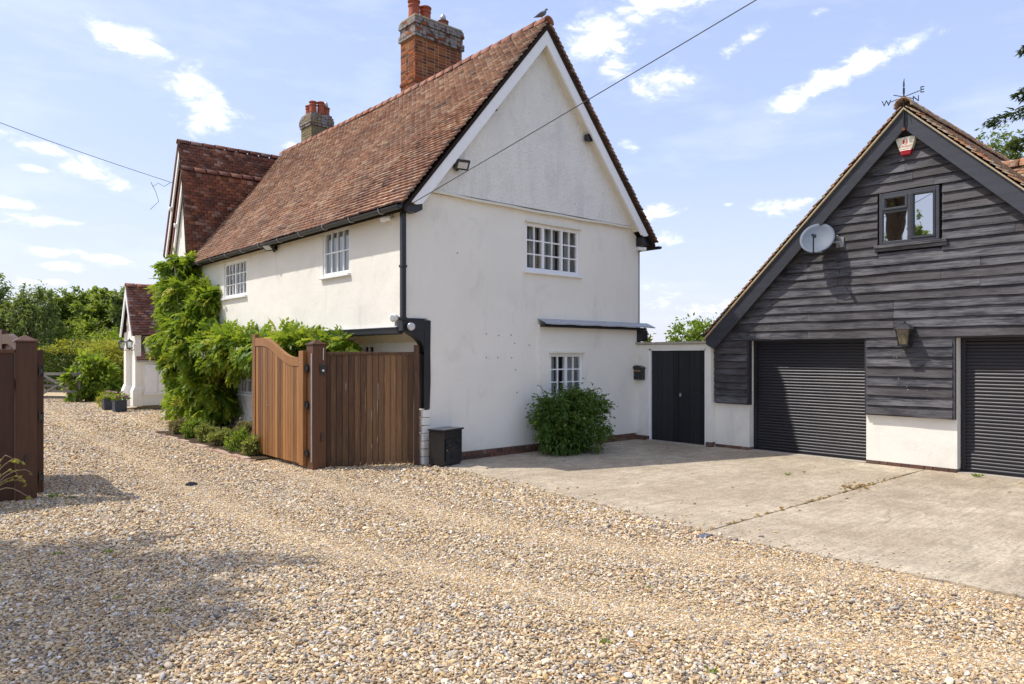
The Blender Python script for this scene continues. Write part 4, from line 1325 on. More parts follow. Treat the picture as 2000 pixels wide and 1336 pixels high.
# window: a casement beside a top-hung vent over a fixed light
wa0, wa1, wz0, wz1 = WIN
wf = fr(MB(), GX - .045)
wf.box(wa0, wa0 + .05, -.06, .05, wz0, wz1); wf.box(wa1 - .05, wa1, -.06, .05, wz0, wz1); wf.box(wa0 + .05, wa1 - .05, -.06, .05, wz1 - .05, wz1); wf.box(wa0 + .05, wa1 - .05, -.06, .05, wz0, wz0 + .045)
wm = wa0 + .43
wf.box(wm - .025, wm + .025, -.06, .052, wz0 + .045, wz1 - .05)
wf.box(wa0 + .05, wm - .025, -.05, .045, wz1 - .30, wz1 - .26)
win = wf.build('window', M['bargeblack'], garage, bevel=.004)
for i, (a0, a1, z0, z1) in enumerate(((wa0 + .05, wm - .025, wz0 + .045, wz1 - .30), (wa0 + .05, wm - .025, wz1 - .26, wz1 - .05), (wm + .025, wa1 - .05, wz0 + .045, wz1 - .05))):
    if i:
        sf = fr(MB(), GX - .045); t_ = .032
        sf.box(a0, a0 + t_, -.02, .060, z0, z1); sf.box(a1 - t_, a1, -.02, .060, z0, z1); sf.box(a0 + t_, a1 - t_, -.02, .060, z0, z0 + t_); sf.box(a0 + t_, a1 - t_, -.02, .060, z1 - t_, z1)
        sf.build('casement', M['bargeblack'], win, bevel=.003)
    p = fr(MB(), GX - .045); p.add([(a0, .018, z0), (a1, .018, z0), (a1, .018, z1), (a0, .018, z1)], [(0, 1, 2, 3)]); p.build('pane', M['glass_sky'], win)
rm = fr(MB(), GX - .045); rm.box(wa0, wa1, -.9, -.25, wz0 - .2, wz1 + .2); rm.build('room_behind', M['dark_room'], win)
s = fr(MB(), GX - .045); s.box(wa0 - .07, wa1 + .10, .0, .075, wz0 - .05, wz0 - .005); s.box(wa0 - .07, wa1 + .10, .02, .045, wz0 - .10, wz0 - .052); s.build('sill', M['board'], win, bevel=.004)
# barge boards
for sg in (1, -1):
    e = 3.42
    Y = lambda d: GAY + sg * d
    top, dpt = GAZ - .075, .285
    bb = MB(); bb.prism([(5.0, Y(0), top), (5.0, Y(e), top - GK * e), (5.0, Y(e), top - GK * e - .10), (5.0, Y(e - .17), top - GK * (e - .17) - dpt - .08), (5.0, Y(0), top - dpt)], (.045, 0, 0))
    bb.build('barge_board', M['bargeblack'], garage, bevel=.005)
    so = MB(); so.prism([(5.046, Y(0), top - .10), (5.046, Y(e - .05), top - .10 - GK * (e - .05)), (5.046, Y(e - .05), top - .07 - GK * (e - .05)), (5.046, Y(0), top - .07)], (.16, 0, 0)); so.build('soffit', M['blackwood'], garage)
    uc = MB(); uc.prism([(4.965, Y(0), top + .002), (4.965, Y(e + .03), top + .002 - GK * (e + .03)), (4.965, Y(e + .03), top + .030 - GK * (e + .03)), (4.965, Y(0), top + .030)], (.2, 0, 0)); uc.build('undercloak', M['mortar'], garage)
groof_ = MB(); groof_.prism([(5.06, GYL + .05, groof(GYL + .05) - .10), (5.06, GAY, GAZ - .08), (5.06, GYR, groof(GYR) - .08), (5.06, GYR, groof(GYR) - .03), (5.06, GAY, GAZ - .03), (5.06, GYL + .05, groof(GYL + .05) - .05)], (6.9, 0, 0))
groof_ = groof_.build('roof', M['deck'], garage)
rt = random.Random(77)
TPG = tile_template(.163, .15, .015)
LG = math.hypot(3.42, GK * 3.42)
upl = Vector((0, -1, GK)).normalized(); upr = Vector((0, 1, GK)).normalized()
m1 = tile_matrices((4.955 + .66, GYL + .06, groof(GYL + .06) - .02), (-1, 0, 0), upl, LG, .66, .10, .165, rt, lift=.026, length=.15)
m2 = tile_matrices((4.955, GYR - .06, groof(GYR - .06) - .02), (1, 0, 0), upr, LG, 6.6, .10, .165, rt, lift=.026, length=.15)
place_tiles(groof_, m1 + m2, TPG, M['tile_old'], 300)
ridge_run(groof_, (4.93, GAY, GAZ - .03), (11.5, GAY, GAZ - .03), .125, M['tile_old'], rt)
# the range behind, its tiled slope turned towards the drive
cr = MB(); cr.prism([(8.0, -5.30, 4.86), (6.3, -5.30, 3.2), (6.3, -5.3, 3.1), (8.0, -5.30, 4.76)], (0, -6, 0)); cr = cr.build('rear_roof', M['deck'], garage)
m3 = tile_matrices((6.3, -5.30, 3.2), (0, -1, 0), (1.7, 0, 1.66), 2.37, 5.5, .10, .165, rt, lift=.03, length=.15, jit=2)
place_tiles(cr, m3, TPG, M['tile_old'], 0)
ridge_run(cr, (8.0, -5.25, 4.88), (8.0, -11, 4.88), .13, M['tile_old'], rt)
gg = MB()
gg.tube([(5.02, GYL + .10, groof(GYL) - .06), (9, GYL + .10, groof(GYL) - .06)], .05, 8); gg.build('gutter', M['black'], garage, smooth=True)
# bird lime and nail heads on the boards
for i in range(16):
    a, z = rg.uniform(4.55, 5.65), rg.uniform(.9, 1.75)
    nl = fr(MB(), GX); nl.box(a - .006, a + .006, .03, .066, z - .008, z + .006); nl.build('nail_head', M['stain_white'], garage)


# ------------------------------------------------------------------ side wall with the black double door
sw = thing('side_wall', 'cream coped wall with black double doors linking farmhouse and garage', 'wall', (5.05, -.9, 0))
fs_ = lambda mb: mb.frame((5.05, 0, 0), (0, -1, 0), (-1, 0, 0))
DA, DB_ = .33, 1.645
w = fs_(MB()); wall_cells(w, -.02, 1.76, .09, 1.90, [(DA, DB_, 0, 1.82)], .22); w.build('wall', M['render2'], sw)
c = fs_(MB())
for i in range(6): c.box(-.12 + i * .325, .20 + i * .325, -.26, .045, 1.905, 1.955 - rg.uniform(0, .008))
c.build('coping', M['stone'], sw, bevel=.008)
for a0, a1 in ((0.0, DA), (DB_, 1.765)):
    lay_bricks(sw, 'plinth_brick', (5.05, -a0, 0), (0, -1, 0), (-1, 0, 0), a1 - a0, -.004, 1, [BR['plinth']], rg, ch=.09, st=.20, hd=.10, depth=.10, proud=.010)
df = fs_(MB()); df.box(DA, DA + .035, -.12, -.02, 0, 1.82); df.box(DB_ - .035, DB_, -.12, -.02, 0, 1.82); df.box(DA, DB_, -.12, -.02, 1.785, 1.82); df.build('door_frame', M['white'], sw)
mid = (DA + DB_) / 2 + .02
for a0, a1 in ((DA + .037, mid - .003), (mid + .003, DB_ - .037)):
    bk = fs_(MB()); bk.box(a0, a1, -.10, -.075, .02, 1.782); dr = bk.build('door', M['doorblack'], sw)
    for i in range(5):
        q0, q1 = a0 + (a1 - a0) * i / 5, a0 + (a1 - a0) * (i + 1) / 5
        p = fs_(MB()); p.box(q0 + .002, q1 - .002, -.074, -.058 + rg.uniform(0, .003), .02, 1.782); p.build('plank', M['doorblack'], dr, bevel=.003)
    if a0 > 1:
        hd = fs_(MB()); hd.tube([(a0 + .03, -.04, .93), (a0 + .05, -.025, .90), (a0 + .075, -.025, .93), (a0 + .05, -.025, .965), (a0 + .03, -.04, .93)], .007, 6); hd.box(a0 + .03, a0 + .06, -.058, -.035, .90, .96)
        hd.build('handle', M['steel'], dr)
ds = fs_(MB()); ds.box(DA - .03, DB_ + .02, -.2, .03, -.04, .018); structure(ds.build('door_step', M['stone'], sw))
dc = MB(); dc.box(5.07, 5.15, -.05, .02, 1.955, 2.25); dc.build('end_post', M['black'], sw)

# letterbox on the pier
lb = thing('letterbox', 'black wall letterbox with arched lid on the pier beside the black doors', 'letterbox', (5.05, -.03, 1.2))
q = fs_(MB())
q.box(.005, .245, .0, .10, 1.20, 1.44); q.build('body', M['plastic_black'], lb, bevel=.008)
q = fs_(MB()); K = 10
q.prism([(-.01, 0, 1.42)] + [(-.01 + .27 * i / K, 0, 1.445 + .045 * math.sin(math.pi * i / K)) for i in range(K + 1)] + [(.26, 0, 1.42)], (0, .125, 0)); q.build('lid', M['plastic_black'], lb)
q = fs_(MB()); q.box(.04, .21, .10, .106, 1.365, 1.395); q.build('slot_plate', M['brass'], lb)
q = fs_(MB()); q.lathe((.05, .10, 1.30), [(.010, 0), (.010, .012), (.004, .014)], 10, 'y'); q.build('lock', M['steel'], lb)


# ------------------------------------------------------------------ the drive gates
def post(name, label, x0, x1, y0, y1, h, mats='wood_post'):
    t = thing(name, label, 'gate post', ((x0 + x1) / 2, (y0 + y1) / 2, 0), 'posts of the drive gates')
    p = MB(); p.box(x0, x1, y0, y1, -.15, h); p.build('shaft', M[mats], t, bevel=.006)
    c = MB(); cx, cy = (x0 + x1) / 2, (y0 + y1) / 2; e = .014
    c.add([(x0 - e, y0 - e, h + .001), (x1 + e, y0 - e, h + .001), (x1 + e, y1 + e, h + .001), (x0 - e, y1 + e, h + .001), (x0 - e, y0 - e, h + .018), (x1 + e, y0 - e, h + .018), (x1 + e, y1 + e, h + .018), (x0 - e, y1 + e, h + .018), (cx, cy, h + .085)],
          [(3, 2, 1, 0), (0, 1, 5, 4), (1, 2, 6, 5), (2, 3, 7, 6), (3, 0, 4, 7), (4, 5, 8), (5, 6, 8), (6, 7, 8), (7, 4, 8)])
    c.build('cap', M[mats], t)
    return t


pr_ = post('gate_post', 'dark brown capped gate post beside the open right gate leaf, with a black keypad', -1.60, -1.385, .70, .915, 1.845)
k = MB(); k.box(-1.492, -1.405, .682, .699, 1.40, 1.555); kp = k.build('keypad', M['plastic_black'], pr_, bevel=.004)
k = MB(); k.lathe((-1.445, .676, 1.465), [(.017, 0), (.017, .006)], 12, 'y'); k.build('button', M['plastic_white'], kp)
k = MB(); k.box(-1.480, -1.445, .684, .699, .40, .53); kp = k.build('sensor', M['plastic_black'], pr_, bevel=.004)
k = MB(); k.lathe((-1.452, .682, .425), [(.006, 0), (.006, .004)], 8, 'y'); k.build('indicator', M['red'], kp)
k = MB(); k.box(-1.612, -1.601, .72, .745, .10, 1.72); k.build('cover_strip', M['steel'], pr_)
k = MB()
for z0, z1 in ((1.62, 1.80), (1.50, 1.56)): k.add([(-1.44, .6985, z0), (-1.428, .6985, z0), (-1.422, .6985, z1), (-1.436, .6985, z1)], [(0, 1, 2, 3)])
k.build('bird_lime', M['stain_white'], pr_)
pl_ = post('gate_post', 'dark brown capped gate post at the left of the drive, with a small black sensor', -5.245, -5.035, .82, 1.03, 1.85)
k = MB(); k.box(-5.165, -5.13, .804, .819, .42, .53); kp = k.build('sensor', M['plastic_black'], pl_, bevel=.004)
k = MB(); k.lathe((-5.148, .802, .44), [(.006, 0), (.006, .004)], 8, 'y'); k.build('indicator', M['red'], kp)


def fence_panel(label, p0, p1, h, n, mat, seed, lift=0.):
    """vertical boards between p0 and p1 under a moulded top rail; their face looks towards the viewer's side"""
    p0, p1 = Vector((*p0, 0)), Vector((*p1, 0)); d = p1 - p0; L = d.length; d.normalize(); nn = Vector((d.y, -d.x, 0))
    t = thing('fence_panel', label, 'fence panel', tuple(p0), 'boarded panels beside the gates')
    F = lambda: MB().frame(p0, d, nn)
    rr = random.Random(seed); w = L / n
    for i in range(n):
        p = F(); q = rr.uniform(-.004, 0); p.box(i * w + .003, (i + 1) * w - .003, -.022, q, lift * (i / n), h - .045); p.build('plank', M[mat], t, bevel=.005)
    p = F(); p.box(0, L, -.0265, -.0225, lift + .02, h - .05); p.build('backing', M[mat], t)
    p = F(); p.box(0, L, -.055, .018, h - .044, h); p.build('top_rail', M[mat], t, bevel=.006)
    for z in (.25, 1.3):
        p = F(); p.box(0, L, -.06, -.027, z, z + .11); p.build('back_rail', M[mat], t)
    return t, F, L


fp, F_, L_ = fence_panel('weathered brown board panel between the keypad post and the house corner', (-1.383, .775), (-.225, .09), 1.745, 15, 'wood_panel', 3, .03)
e = F_(); e.box(L_ + .003, L_ + .085, -.06, .03, -.05, 1.85); e.build('end_post', M['wood_panel'], fp, bevel=.006)
k = F_()
for x, z0, z1 in ((.80, 1.0, 1.24), (.79, .80, .98), (.705, .70, .82), (.705, .25, .31), (.79, .34, .42), (.32, 1.15, 1.25)):
    k.add([(x, .0015, z0), (x + .003, .0015, z0 + .02), (x + .006, .0015, z1), (x + .001, .0015, z1 + .03)], [(0, 1, 2, 3)])
k.build('bird_lime', M['stain_white'], fp)
fl_ = fence_panel('dark wide-board panel left of the left-hand gate post', (-8.05, .86), (-5.248, .86), 1.765, 18, 'wood_post', 4)[0]


def gate_leaf(label, hinge, ang, L, flip, mat, seed):
    """swept-top boarded leaf: low at the hinge, high at the meeting stile"""
    t = thing('drive_gate', label, 'gate', (hinge[0], hinge[1], 0), 'leaves of the swept timber drive gates')
    d = Vector((math.sin(ang), math.cos(ang), 0)); n = Vector((-d.y, d.x, 0)) * (1 if flip else -1)
    fr_ = lambda mb: mb.frame((hinge[0], hinge[1], 0), d, n)
    hz0, hz1 = 1.665, 1.985
    zt = lambda a: hz0 + (hz1 - hz0) * (lambda u: u * u * (3 - 2 * u))(min(1, max(0, (a - .35) / (L - .75))))
    s = fr_(MB()); s.box(0, .15, -.035, .035, .03, 1.76); s.build('hinge_stile', M[mat], t, bevel=.006)
    s = fr_(MB()); s.box(L - .13, L, -.035, .035, .03, 2.05); s.build('meeting_stile', M[mat], t, bevel=.006)
    K = 18; tp = [(.152 + (L - .284) * i / K) for i in range(K + 1)]
    s = fr_(MB())
    pts = []
    for a in tp:
        z = zt(a)
        pts += [(a, -.034, z - .135), (a, .034, z - .135), (a, .034, z), (a, -.034, z)]
    fs = [(3, 2, 1, 0), tuple(len(pts) - 4 + i for i in range(4))]
    for i in range(K):
        o = i * 4
        fs += [(o + q, o + (q + 1) % 4, o + 4 + (q + 1) % 4, o + 4 + q) for q in range(4)]
    s.add(pts, fs); s.build('swept_rail', M[mat], t)
    rr = random.Random(seed); nb = 17; w = (L - .284) / nb
    for i in range(nb):
        a, c = .152 + i * w, .152 + (i + 1) * w
        p = fr_(MB()); q = rr.uniform(0, .003)
        p.prism([(a + .0026, .004 + q, .05), (c - .0026, .004 + q, .05), (c - .0026, .004 + q, zt(c) - .137), (a + .0026, .004 + q, zt(a) - .137)], (0, .018, 0))
        p.build('plank', M[mat], t, bevel=.005)
    s = fr_(MB()); s.prism([(.152, -.002, .06), (L - .132, -.002, .06), (L - .132, -.002, hz1 - .16), (L - .5, -.002, hz1 - .19), (L * .55, -.002, hz0 - .06), (.152, -.002, hz0 - .15)], (0, .005, 0)); s.build('backing', M[mat], t)
    s = fr_(MB()); s.box(.152, L - .132, -.034, -.003, .05, .20); s.box(.152, L - .132, -.034, -.003, .85, .98); s.build('back_rail', M[mat], t)
    h_ = fr_(MB())
    for z in (.22, .95, 1.50):
        h_.box(-.10, .0, -.012, .012, z - .03, z + .03); h_.tube([(-.055, 0, z - .06), (-.055, 0, z + .06)], .022, 8)
    h_.build('hinge', M['black'], t)
    bs = fr_(MB())
    for a, z in ((.10, 1.58), (.10, .20), (.19, 1.28), (L - .60, .93), (L - .66, .88), (L - .22, .18)):
        bs.lathe((a, .036 if a < .15 else .025, z), [(.010, 0), (.010, .004)], 8, 'y')
    bs.build('bolt_head', M['steel'], t)
    return t


gate_leaf('oiled brown swept-top gate leaf standing open in the sun beside the wisteria', (-1.62, .92), 0.0, 1.96, True, 'wood_leaf', 5)
gate_leaf('dark brown swept-top gate leaf standing open behind the left-hand post', (-4.965, 1.08), R(-5.0), 1.96, False, 'wood_post', 6)


# ------------------------------------------------------------------ things fixed to the buildings
def floodlight(label, o, r, n, yaw, pitch, w=.20, h=.14, arm=.14):
    """flat LED flood on a bracket; yaw turns it about the vertical, pitch tips it down"""
    o, r, n = Vector(o), Vector(r).normalized(), Vector(n).normalized()
    t = thing('floodlight', label, 'floodlight', tuple(o), 'security lights on the farmhouse')
    b_ = MB().frame(o, r, n); b_.box(-.04, .04, .0, .03, -.05, .05); b_.tube([(0, .02, 0), (.02, arm * .6, .01), (.03, arm, .0)], .016, 8); b_.lathe((.0, .05, -.075), [(.022, -.01), (.026, .02), (.015, .04)], 12)
    b_.build('bracket', M['plastic_black'], t)
    q = Matrix.Rotation(pitch, 3, r) ; q = Matrix.Rotation(yaw, 3, 'Z') @ q
    r2, n2 = q @ r, q @ n; u2 = r2.cross(n2) * (1 if r.cross(n).z > 0 else -1)
    c = o + n * (arm + .01) + r * .03
    h_ = MB().frame(c, r2, n2, u2); h_.box(-w / 2, w / 2, -.02, .022, -h / 2, h / 2); h_.build('head', M['plastic_black'], t, bevel=.008)
    l_ = MB().frame(c, r2, n2, u2); l_.box(-w / 2 + .035, w / 2 - .035, .0225, .026, -h / 2 + .035, h / 2 - .035); l_.build('lens', M['lens'], t)
    return t


floodlight('black floodlight on the lower left of the roughcast gable', (.47, -.05, 4.71), (1, 0, 0), (0, -1, 0), R(-14), R(38), .23, .17)
floodlight('black floodlight on an arm under the gutter between the two upper windows', (-.47, 4.62, 3.83), (0, -1, 0), (-1, 0, 0), R(20), R(50), .25, .18, .18)
for lab, x, z in (('black box light high on the right slope of the white gable', 3.53, 5.75), ('black box light half hidden behind the left barge board of the gable', 1.19, 5.80)):
    t = thing('soffit_light', lab, 'wall light', (x, -.05, z), 'security lights on the farmhouse')
    q = MB(); q.box(x - .03, x + .03, -.075, -.04, z - .03, z + .03); q.build('bracket', M['plastic_black'], t)
    q = MB(); q.prism([(x - .085, -.16, z - .03), (x - .06, -.16, z - .065), (x + .075, -.16, z - .055), (x + .085, -.16, z + .05), (x + .05, -.16, z + .075), (x - .075, -.16, z + .06)], (0, .085, 0)); q.build('head', M['plastic_black'], t, bevel=.012)
def bullet_cam(label, o, n, d):
    o, n, d = Vector(o), Vector(n), Vector(d).normalized()
    t = thing('security_camera', label, 'camera', tuple(o), 'white security cameras on the farmhouse')
    q = MB(); q.tube([tuple(o), tuple(o + n * .03)], .042, 14); q.tube([tuple(o + n * .03), tuple(o + n * .075)], .022, 10); q.build('mount', M['plastic_white'], t, smooth=False)
    c = o + n * .085
    q = MB(); q.tube([tuple(c - d * .05), tuple(c - d * .045), tuple(c + d * .10), tuple(c + d * .125)], [.03, .040, .042, .036], 14); q.build('body', M['plastic_white'], t)
    q = MB(); q.tube([tuple(c + d * .1255), tuple(c + d * .128)], .026, 12); q.build('lens', M['plastic_black'], t)
bullet_cam('white security camera under the gutter near the house corner', (-.47, .30, 3.80), (-1, 0, 0), (-.35, .75, -.12))
bullet_cam('white security camera at the right end of the gable below the eaves', (5.10, 0, 3.84), (0, -1, 0), (.45, -.8, -.15))
for lab, p, n in (('white oval spot lamp on the side of the black corner bracket', (-.535, .03, 2.26), (-1, 0, 0)), ('chrome spot lamp on the front of the black corner bracket', (-.41, -.03, 2.13), (0, -1, 0))):
    t = thing('spot_lamp', lab, 'wall lamp', p, 'pair of lamps on the corner bracket')
    p, n = Vector(p), Vector(n)
    q = MB(); q.tube([tuple(p), tuple(p + n * .05)], .022, 8); q.build('bracket', M['black'], t)
    c = p + n * .075; d = (n + Vector((0, 0, -.25)) + Vector((-.2, -.2, 0))).normalized()
    q = MB(); q.tube([tuple(c - d * .055), tuple(c - d * .04), tuple(c), tuple(c + d * .04)], [.02, .045, .06, .062], 16); q.build('shade', M['plastic_white'] if n.x < 0 else M['steel'], t, smooth=True)
    q = MB(); q.tube([tuple(c + d * .0405), tuple(c + d * .046)], [.055, .04], 14); q.build('lens', M['lens'], t)

# satellite dish
t = thing('satellite_dish', 'grey oval satellite dish on the left of the boarded gable', 'satellite dish', (5.15, -4.06, 3.52))
c = Vector((4.93, -3.82, 3.56)); N_ = Vector((-.87, -.24, .43)).normalized(); A = Vector((0, 1, 0)); A = (A - N_ * A.dot(N_)).normalized(); B = N_.cross(A)
if B.z < 0: B = -B
q = MB(); pts, fs = [], []; K, RN = 36, 6
for j in range(RN + 1):
    u = j / RN
    for i in range(K):
        a = 2 * math.pi * i / K
        pts.append(tuple(c + A * math.cos(a) * .262 * u + B * math.sin(a) * .275 * u + N_ * (.050 * u * u)))
for j in range(RN): fs += [(j * K + i, j * K + (i + 1) % K, (j + 1) * K + (i + 1) % K, (j + 1) * K + i) for i in range(K)]
rim = [tuple(c + A * math.cos(2 * math.pi * i / K) * .267 + B * math.sin(2 * math.pi * i / K) * .280 + N_ * .044) for i in range(K)]
b0 = len(pts); pts += rim; fs += [(RN * K + i, RN * K + (i + 1) % K, b0 + (i + 1) % K, b0 + i) for i in range(K)]
q.add(pts, fs); q.build('reflector', M['dish'], t, smooth=True)
q = MB(); e1 = c - B * .285 + N_ * .05; e2 = c - B * .10 + N_ * .27
q.tube([tuple(c - B * .25 - N_ * .02), tuple(e1), tuple(e2)], .011, 8); q.build('feed_arm', M['black'], t)
q = MB(); dd = (c + B * .02 - e2).normalized(); q.tube([tuple(e2 - dd * .05), tuple(e2 + dd * .01), tuple(e2 + dd * .06)], [.022, .026, .034], 12); q.build('receiver', M['plastic_black'], t)
q = MB(); q.tube([tuple(c - N_ * .01), tuple(c - N_ * .09), (5.02, -4.08, 3.50), (5.14, -4.10, 3.50)], .018, 8); q.box(5.10, 5.155, -4.16, -4.04, 3.42, 3.58); q.tube([(5.1, -4.1, 3.58), (5.02, -4.09, 3.60)], .012, 6); q.build('mount', M['steel'], t)
q = MB(); q.tube([(5.1, -4.10, 3.45), (5.12, -4.05, 3.2), (5.13, -4.1, 2.9), (5.13, -4.3, 2.6)], .005, 5); q.build('coax', M['cable'], t)

# alarm box
AX = 5.155 - .012
t = thing('alarm_box', 'cream and red tapering burglar alarm box under the garage apex', 'alarm box', (AX, -5.10, 4.82))
fa = lambda mb: mb.frame((AX, -5.095, 0), (0, -1, 0), (-1, 0, 0))
q = fa(MB()); q.prism([(-.142, 0, 4.935), (-.135, 0, 4.955), (.135, 0, 4.955), (.142, 0, 4.935), (.088, 0, 4.765), (-.088, 0, 4.765)], (0, .085, 0)); q.build('cover', M['ivory'], t, bevel=.010)
q = fa(MB()); q.prism([(-.135, 0, 4.925), (.135, 0, 4.925), (.062, 0, 4.685), (-.062, 0, 4.685)], (0, .072, 0)); q.prism([(-.086, .0, 4.762), (.086, .0, 4.762), (.062, 0, 4.688), (-.062, 0, 4.688)], (0, .084, 0)); q.build('base', M['red'], t, bevel=.006)
lm = text_mesh('armour', .062)
lm.materials.append(M['red_print'])
mw = Matrix(((0, 0, -1), (-1, 0, 0), (0, 1, 0))).to_4x4(); mw.translation = Vector((AX - .0866, -5.095, 4.815))
piece('lettering', lm, t, mw)
q = fa(MB()); y = .0862
for a0, a1, z0, z1 in ((-.036, -.014, 4.850, 4.905), (-.014, .004, 4.868, 4.884), (.012, .030, 4.850, 4.912), (-.008, .012, 4.838, 4.850), (-.030, -.010, 4.905, 4.916), (-.010, .008, 4.925, 4.931)):
    q.add([(a0, y, z0), (a1, y, z0), (a1, y, z1), (a0, y, z1)], [(0, 1, 2, 3)])
q.build('emblem', M['red_print'], t)

# wall lantern between the roller doors
def lantern(name, label, c, s, out, wallpt, group=None, glass='amber', cat='lantern'):
    """four-sided tapering lantern, c = middle of the glass"""
    c = Vector(c); t = thing(name, label, cat, wallpt, group)
    h, w0, w1 = .105 * s, .055 * s, .085 * s
    def ring(w, z): return [(c.x - w, c.y - w, c.z + z), (c.x + w, c.y - w, c.z + z), (c.x + w, c.y + w, c.z + z), (c.x - w, c.y + w, c.z + z)]
    g_ = MB(); g_.add(ring(w0, -h) + ring(w1, h), [(0, 1, 5, 4), (1, 2, 6, 5), (2, 3, 7, 6), (3, 0, 4, 7)]); g_.build('glass', M[glass], t)
    f_ = MB()
    for a, b in zip(ring(w0, -h), ring(w1, h)): f_.tube([a, b], .008 * s, 6)
    f_.add(ring(w0 + .012 * s, -h - .02 * s) + ring(w0 + .012 * s, -h + .008), [(3, 2, 1, 0), (4, 5, 6, 7), (0, 1, 5, 4), (1, 2, 6, 5), (2, 3, 7, 6), (3, 0, 4, 7)])
    f_.lathe((c.x, c.y, c.z - h - .075 * s), [(.006 * s, 0), (.016 * s, .02 * s), (.03 * s, .055 * s)], 10)
    f_.build('cage', M['black'], t)
    r_ = MB(); a, b, d = ring(w1 + .022 * s, h), ring(w1 * .55, h + .055 * s), ring(w1 * .25, h + .075 * s)
    r_.add(a + b + d, [(3, 2, 1, 0), (0, 1, 5, 4), (1, 2, 6, 5), (2, 3, 7, 6), (3, 0, 4, 7), (4, 5, 9, 8), (5, 6, 10, 9), (6, 7, 11, 10), (7, 4, 8, 11), (8, 9, 10, 11)])
    r_.lathe((c.x, c.y, c.z + h + .07 * s), [(.012 * s, 0), (.018 * s, .02 * s), (.004 * s, .045 * s)], 8)
    r_.build('roof', M['black'], t)
    cd = MB(); cd.lathe((c.x, c.y, c.z - h), [(.012, 0), (.012, h * .9), (.004, h)], 8); cd.build('bulb', M['ivory'], t)
    k_ = MB(); w = Vector(wallpt); m_ = Vector((c.x, c.y, c.z - h - .02 * s))
    k_.tube([tuple(w), tuple(w.lerp(m_, .4) - Vector((0, 0, .04 * s))), tuple(m_)], .010 * s, 6); k_.lathe(tuple(w), [(.001, -.0), (.03 * s, .0), (.03 * s, .01)], 10, 'x'); k_.build('bracket', M['black'], t)
    return t


lantern('wall_lantern', 'black wall lantern with yellowish glass between the two roller doors', (5.02, -5.10, 1.965), 1.12, (-1, 0, 0), (5.15, -5.10, 1.86))

# weathervane on the garage apex
VX, VY = 4.985, -5.10
t = thing('weathervane', 'black iron weathervane with W, E and N arms on the garage apex', 'weathervane', (VX, VY, 5.05))
q = MB(); q.tube([(VX, VY, 5.04), (VX, VY, 5.58)], .011, 8); q.tube([(VX, VY, 5.58), (VX, VY, 5.66)], .015, 8); q.lathe((VX, VY, 5.53), [(.012, -.02), (.022, 0), (.012, .02)], 8); q.tube([(VX, VY - .03, 5.33), (VX, VY - .035, 5.15), (VX, VY - .015, 5.08)], .006, 5); q.build('pole', M['black'], t)
q = MB(); q.box(VX - .015, VX + .005, VY - .02, VY + .02, 5.03, 5.07); q.build('fixing', M['rust'], t)
vt = Vector((CX - VX, CY - VY, 0)).normalized(); rt_ = Vector((-vt.y, vt.x, 0)) * -1
if rt_.dot(Vector((.7503, -.661, 0))) < 0: rt_ = -rt_
ed = Vector((-.36, -.93, 0)).normalized(); nd = Vector((.93, -.36, 0)).normalized()
q = MB()
zc = 5.53; L_ = .27
q.tube([tuple(Vector((VX, VY, zc)) - ed * L_), tuple(Vector((VX, VY, zc)) + ed * L_)], .006, 6); q.tube([tuple(Vector((VX, VY, zc)) - nd * .2), tuple(Vector((VX, VY, zc)) + nd * .2)], .006, 6)
q.build('arms', M['black'], t)
for chx, d_, l in (('W', -ed, .29), ('E', ed, .29), ('N', nd, .22)):
    me = text_mesh(chx, .125, .007); me.materials.append(M['black'])
    facing = Vector((CX - VX, CY - VY, 0)).normalized()
    xr = Vector((-facing.y, facing.x, 0)); xr = xr if xr.dot(rt_) > 0 else -xr
    m3 = Matrix((xr, Vector((0, 0, 1)), xr.cross(Vector((0, 0, 1))))).transposed().to_4x4()
    m3.translation = Vector((VX, VY, zc)) + d_ * (l + .02)
    piece('compass_letter', me, t, m3)
q = MB(); ad = vt; cz = 5.68; o_ = Vector((VX, VY, cz))
q.tube([tuple(o_ - ad * .22), tuple(o_ + ad * .26)], .007, 6)
q.prism([tuple(o_ + ad * .20 + Vector((0, 0, -.05))), tuple(o_ + ad * .36), tuple(o_ + ad * .20 + Vector((0, 0, .05)))], tuple(rt_ * .008))
q.prism([tuple(o_ - ad * .14), tuple(o_ - ad * .30 + Vector((0, 0, .085))), tuple(o_ - ad * .36 + Vector((0, 0, .085))), tuple(o_ - ad * .30), tuple(o_ - ad * .36 + Vector((0, 0, -.07))), tuple(o_ - ad * .28 + Vector((0, 0, -.07)))], tuple(rt_ * .008))
q.tube([tuple(o_), tuple(o_ + Vector((0, 0, .06)))], .012, 8)
q.build('arrow', M['black'], t)

# the wood pigeon on the ridge end
px_, py_, pz_ = 2.34, -.10, 7.615
t = thing('pigeon', 'grey wood pigeon standing on the ridge end of the gable', 'pigeon', (px_, py_, pz_))
fd = Vector((.80, -.60, 0)).normalized()
def PP(a, z): return (px_ + fd.x * a * .82, py_ + fd.y * a * .82, pz_ + z * .82)
q = MB(); q.tube([PP(-.175, .035), PP(-.12, .055), PP(-.06, .085), PP(0, .115), PP(.045, .14), PP(.065, .17), PP(.075, .195), PP(.085, .215), PP(.105, .218), PP(.118, .212), PP(.137, .204)],
                 [.007, .018, .037, .046, .041, .030, .020, .019, .017, .008, .002], 12); q.build('body', M['feather'], t, smooth=True)
q = MB()
for s_ in (-1, 1):
    sd = Vector((-fd.y, fd.x, 0)) * s_ * .022
    q.tube([tuple(Vector(PP(.0, .08)) + sd), tuple(Vector(PP(.005, .0)) + sd), tuple(Vector(PP(.03, -.005)) + sd)], .005, 5)
q.build('legs', M['red'], t)
q = MB()
